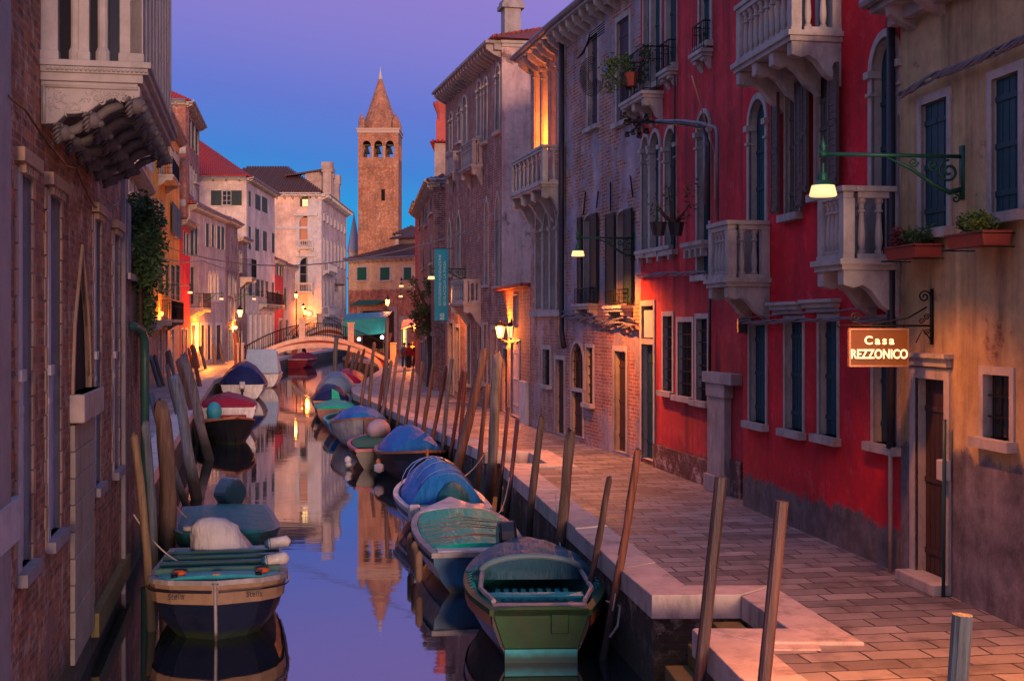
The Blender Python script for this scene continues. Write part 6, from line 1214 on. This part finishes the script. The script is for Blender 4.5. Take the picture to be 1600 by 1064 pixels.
b=boat('moored_boat','dark teal dinghy with a tilted navy outboard behind the slatted boat',(-5.65,25.2),(-4.75,21.4),1.75,.58,.66,HT,HT,TEA,ws=.88,bowpow=4.5,beam_at=.6); b['sheet']('deck_cover',.04,.94,tarpmat('deep_turquoise_cover',(.012,.15,.18)),camber=.05,ins=.06,skirt=.02); motor(b['r'],.0,.0,.66,R(140),MOT,1.25,.75); obj('rope_coil',MB().tube([(3.5+.09*math.cos(a),-.6+.12*math.sin(a),.70+a*.004) for a in [i*.5 for i in range(30)]],.02,5),ST,b['r'])
b=boat('moored_boat','black boat with gold varnished rail, its bow pointing right',(-11.0,47.6),(-9.55,44.2),2.0,.62,.95,HK,VAR,DOORW,ws=.8,bowpow=2.4); b['sheet']('wood_deck',.5,.97,VAR,camber=.05,ins=.08,skirt=.01)
b=boat('moored_boat','white motorboat with crimson cover and turquoise wrapped motor',(-11.3,51.0),(-12.4,56.0),2.3,.8,.95,HW,HW,DOORW,ws=.9); b['sheet']('tarpaulin',.25,.97,TCR,dome=lambda q:.35*math.sin(math.pi*min(1,.3+q*.5)),skirt=.12); obj('transom_panel',MB().box(-.05,-.01,-.7,.7,.1,.55),TCR,b['r']); obj('wrapped_motor',MB().lathe([(.20,-.1),(.26,.1),(.30,.35),(.27,.55),(.15,.70),(.03,.74)],(-.25,.55,.35),12),tarpmat('turquoise_plastic',(.03,.28,.36),.25),b['r'],smooth=True)
b=boat('moored_boat','white cabin boat under a big navy tarpaulin',(-14.75,70),(-15.7,75.5),2.6,.8,1.0,HW,HW,HW,ws=.85); b['sheet']('tarpaulin',.12,.97,TNV,dome=lambda q:1.15*math.sin(math.pi*min(1,.3+q*.5))**.8,skirt=.15,seed=6); motor(b['r'],-.1,0,.6,0,HW,1.0,.3); 
b=boat('moored_boat','white boat with a pale blue boxy cabin cover beside the bridge',(-16.35,83.2),(-16.9,88.6),2.4,.85,1.0,HW,HW,HW,ws=.95)
m=MB(); m.add([(.5,-1.15,.9),(.5,1.15,.9),(.9,.95,2.5),(.9,-.95,2.5),(4.6,-1.0,.9),(4.6,1.0,.9),(4.0,.8,2.3),(4.0,-.8,2.3)],[(0,1,2,3),(4,7,6,5),(3,2,6,7),(0,3,7,4),(1,5,6,2),(0,4,5,1)]); obj('cabin_cover',m,TWH,b['r'],bev=.08); obj('swim_ladder',MB().tube([(-.1,.3,1.0),(-.1,.3,.1)],.02).tube([(-.1,.6,1.0),(-.1,.6,.1)],.02),CHR,b['r'])
b=boat('moored_boat','small dark red boat floating beyond the bridge arch',(-20.3,120),(-19.9,126),2.6,.8,1.0,simple('dark_red_hull',(.20,.01,.02),.4),HW,DOORW,ws=.85); b['sheet']('tarpaulin',.3,.9,TCR,dome=lambda q:.5*math.sin(math.pi*q),skirt=.1)
for lab,a_,b_,sg_ in (('slack rope from the green boat to the crooked branch pole',(1.25,15.95,.62),(1.33,16.0,1.3),.12),('slack rope from the green boat bow to the cracked brown pole',(.75,19.4,.75),(.72,21.2,1.35),.15),('slack rope from the turquoise covered boat to the slim pointed pole',(-.25,23.6,.7),(-.05,24.9,1.2),.15),('slack rope from the domed blue boat to the dark red poles',(-1.4,28.4,.7),(-.55,29.3,1.35),.2),('rope from the slatted boat to the tan pole on the left',(-4.8,18.6,.72),(-5.35,18.1,1.5),.1),('rope from the teal dinghy to the fat dark pole',(-5.9,23.3,.66),(-6.15,22.6,1.4),.1)):
    tag(obj('mooring_rope',MB().tube(sag(a_,b_,sg_,12),.012,5),ST,smooth=True),lab,'rope')
# ============================================================ teal awning (market stall) beyond the bridge
mk=empty('market_awning',at(574,98.5,1.1),0,label='teal market awning on poles beyond the right end of the bridge',category='awning')
zt_=CAMZ-(497-Y0)*98/FPX; m=MB(); x0=-1.9;x1=1.55
prof=[(x0,3.1),(x0+.05,3.55),(-.6,3.65),(.6,3.75),(x1,3.8)]
m.prism([(x0,1.95+.15),(x0+.02,3.3),(-.8,3.42),(.5,3.5),(x1,3.55),(x1,2.35),(.3,2.2)],lambda a,b,d:(a,d,b),-.03,.0)
m.add([(x0,0,3.3),(x1,0,3.55),(x1+.1,2.8,4.0),(x0,2.8,3.8),(x0,0,3.34),(x1,0,3.59),(x1+.1,2.8,4.04),(x0,2.8,3.84)],[(0,3,2,1),(4,5,6,7),(0,1,5,4),(1,2,6,5),(2,3,7,6),(3,0,4,7)]); obj('canopy',m,tarpmat('teal_awning_cloth',(.01,.22,.27)),mk)
for x in (x0+.1,x1-.1):
    for y in (.05,2.7): obj('post',MB().tube([(x,y,0),(x,y,3.4+y*.15)],.04,6),IRON,mk)
cr=MB().box(0,.55,0,.4,0,.3)
FR=[simple('orange_produce',(.5,.18,.02),.6),simple('green_produce',(.10,.22,.03),.6),simple('red_produce',(.4,.03,.02),.6)]
labs=['wooden crate of oranges at the left of the stall','wooden crate of greens left of centre on the stall','wooden crate of tomatoes at the centre of the stall','wooden crate of oranges right of centre on the stall','wooden crate of greens at the right of the stall']
tb=empty('stall_table',at(574,98.6,1.1),0,label='wooden market table under the teal awning',category='table'); obj('tabletop',MB().box(-1.6,1.4,.1,1.0,.8,.86),VAR,tb)
for x in (-1.5,1.3):
    for y in (.15,.9): obj('leg',MB().box(x-.03,x+.03,y-.03,y+.03,0,.8),VAR,tb)
for i in range(5):
    q=empty('produce_crate',at(574,98.7,1.97),0,label=labs[i],category='crate',group='crates on the market stall'); q.location.x+=-1.5+i*.6; obj('crate_box',MB().box(0,.5,0,.04,0,.22).box(0,.5,.46,.5,0,.22).box(0,.04,.04,.46,0,.22).box(.46,.5,.04,.46,0,.22).box(.04,.46,.04,.46,0,.03),VAR,q); m=MB(); rr=random.Random(i)
    for k in range(14): m.ball((.08+rr.random()*.34,.08+rr.random()*.34,.18+rr.random()*.08),.06,n=6,m=4)
    obj('produce',m,FR[i%3],q)
# ============================================================ passers-by at the end of the quay
SK=simple('skin',(.42,.23,.16),.6)
def person(label,x,y,face,top,bottom,hair,step=.18,arm=.2,h=1.72):
    r=empty('person',(x,y,ZQ),face,label=label,category='person',group='people walking at the far end of the quay'); s=h/1.72
    V=[(0,0,.95),(0,0,1.15),(0,0,1.38),(0,0,1.50),(0,.02,1.62),(0,.02,1.70), (.17,0,1.40),(.23,arm*.4,1.14),(.22,arm,.90),(.22,arm*1.25,.80),(-.17,0,1.40),(-.23,-arm*.4,1.14),(-.22,-arm,.90),(-.22,-arm*1.25,.80),(.10,0,.88),(.11,-step*.4,.48),(.11,-step*1.2,.08),(.11,-step*1.2+.14,.03),(-.10,0,.88),(-.11,step*.7,.48),(-.11,step*1.1,.08),(-.11,step*1.1+.14,.03)]
    E=[(0,1),(1,2),(2,3),(3,4),(4,5),(2,6),(6,7),(7,8),(8,9),(2,10),(10,11),(11,12),(12,13),(0,14),(14,15),(15,16),(16,17),(0,18),(18,19),(19,20),(20,21)]
    Rr=[.13,.125,.15,.055,.095,.075,.062,.048,.036,.032,.062,.048,.036,.032,.085,.058,.042,.04,.085,.058,.042,.04]
    me=bpy.data.meshes.new('body'); me.from_pydata([tuple(c*s for c in v) for v in V],E,[]); o=bpy.data.objects.new('body',me); col.objects.link(o); o.parent=r; o.modifiers.new('skin','SKIN')
    for i,q in enumerate(Rr): me.skin_vertices[0].data[i].radius=(q*s,q*s*.85)
    me.skin_vertices[0].data[0].use_root=True; sb=o.modifiers.new('sub','SUBSURF'); sb.levels=1; sb.render_levels=1; me.materials.append(SK)
    m=MB(); m.lathe([(.19,.86),(.20,1.0),(.19,1.15),(.21,1.34),(.17,1.44),(.08,1.49)],(0,0,0),12)
    for sg in (1,-1): m.tube([(sg*.15,0,1.40),(sg*.235,sg*arm*.4,1.13),(sg*.225,sg*arm*.95,.93)],[.085,.07,.055],8)
    m.v=[(a*s,b_*s*(.72 if abs(a)<.21 else 1),c_*s) for a,b_,c_ in m.v]; obj('jacket',m,top,r,smooth=True)
    m=MB(); 
    for sg,q in ((1,-1.0),(-1,1.0)): m.tube([(sg*.09,0,.92),(sg*.11,q*step*(.4 if sg>0 else .7),.48),(sg*.11,q*step*1.15,.12)],[.115,.085,.07],8)
    m.v=[(a*s,b_*s,c_*s) for a,b_,c_ in m.v]; obj('trousers',m,bottom,r,smooth=True)
    obj('hair',MB().ball((0,-.01*s,1.68*s),.105*s,.115*s,.10*s,10,7),hair,r,smooth=True)
CL=lambda n,c: simple(n,c,.8)
for px,D,f,t,bt,lab in ((632,88,.2,CL('grey_jacket',(.15,.15,.17)),CL('teal_trousers',(.03,.12,.14)),'person in a grey jacket walking at the left of the far crowd'),(639,86,3.0,CL('red_jacket',(.30,.04,.03)),CL('dark_trousers',(.03,.03,.04)),'person in a red jacket walking toward the far shop'),(644,90,2.8,CL('lime_jacket',(.22,.30,.04)),CL('jeans_cloth',(.05,.07,.12)),'person in a lime green jacket at the far shop'),(650,87,.4,CL('black_jacket',(.02,.02,.025)),CL('dark_trousers',(.03,.03,.04)),'person in black clothes under the shop awning')):
    p=at(px,D,ZQ); person(lab,p[0],p[1],f,t,bt,CL('dark_hair',(.03,.02,.015)))
# shop awning, striped
sa=empty('shop_awning',XYZ(640,508,90),0,label='small striped shop awning at the far end of the right quay',category='awning'); obj('canopy',MB().add([(-.6,0,-.3),(1.0,0,.15),(1.0,1.6,.6),(-.6,1.6,.3),(-.6,0,-.25),(1.0,0,.2),(1.0,1.6,.65),(-.6,1.6,.35)],[(0,3,2,1),(4,5,6,7),(0,1,5,4),(1,2,6,5),(2,3,7,6),(3,0,4,7)]),tarpmat('pink_awning_cloth',(.5,.2,.2)),sa); obj('arm',MB().tube([(1.0,1.6,.6),(1.2,1.8,-.3),(-.5,0,-.3)],.02),IRON,sa)
# manhole cover on the pavement
P=GR(1232,1010,ZQ); tag(obj('manhole_cover',MB().box(P.x-.28,P.x+.28,P.y-.14,P.y+.14,ZQ-.05,ZQ+.012),KERB),'pale square stone cover set in the near pavement','manhole cover')
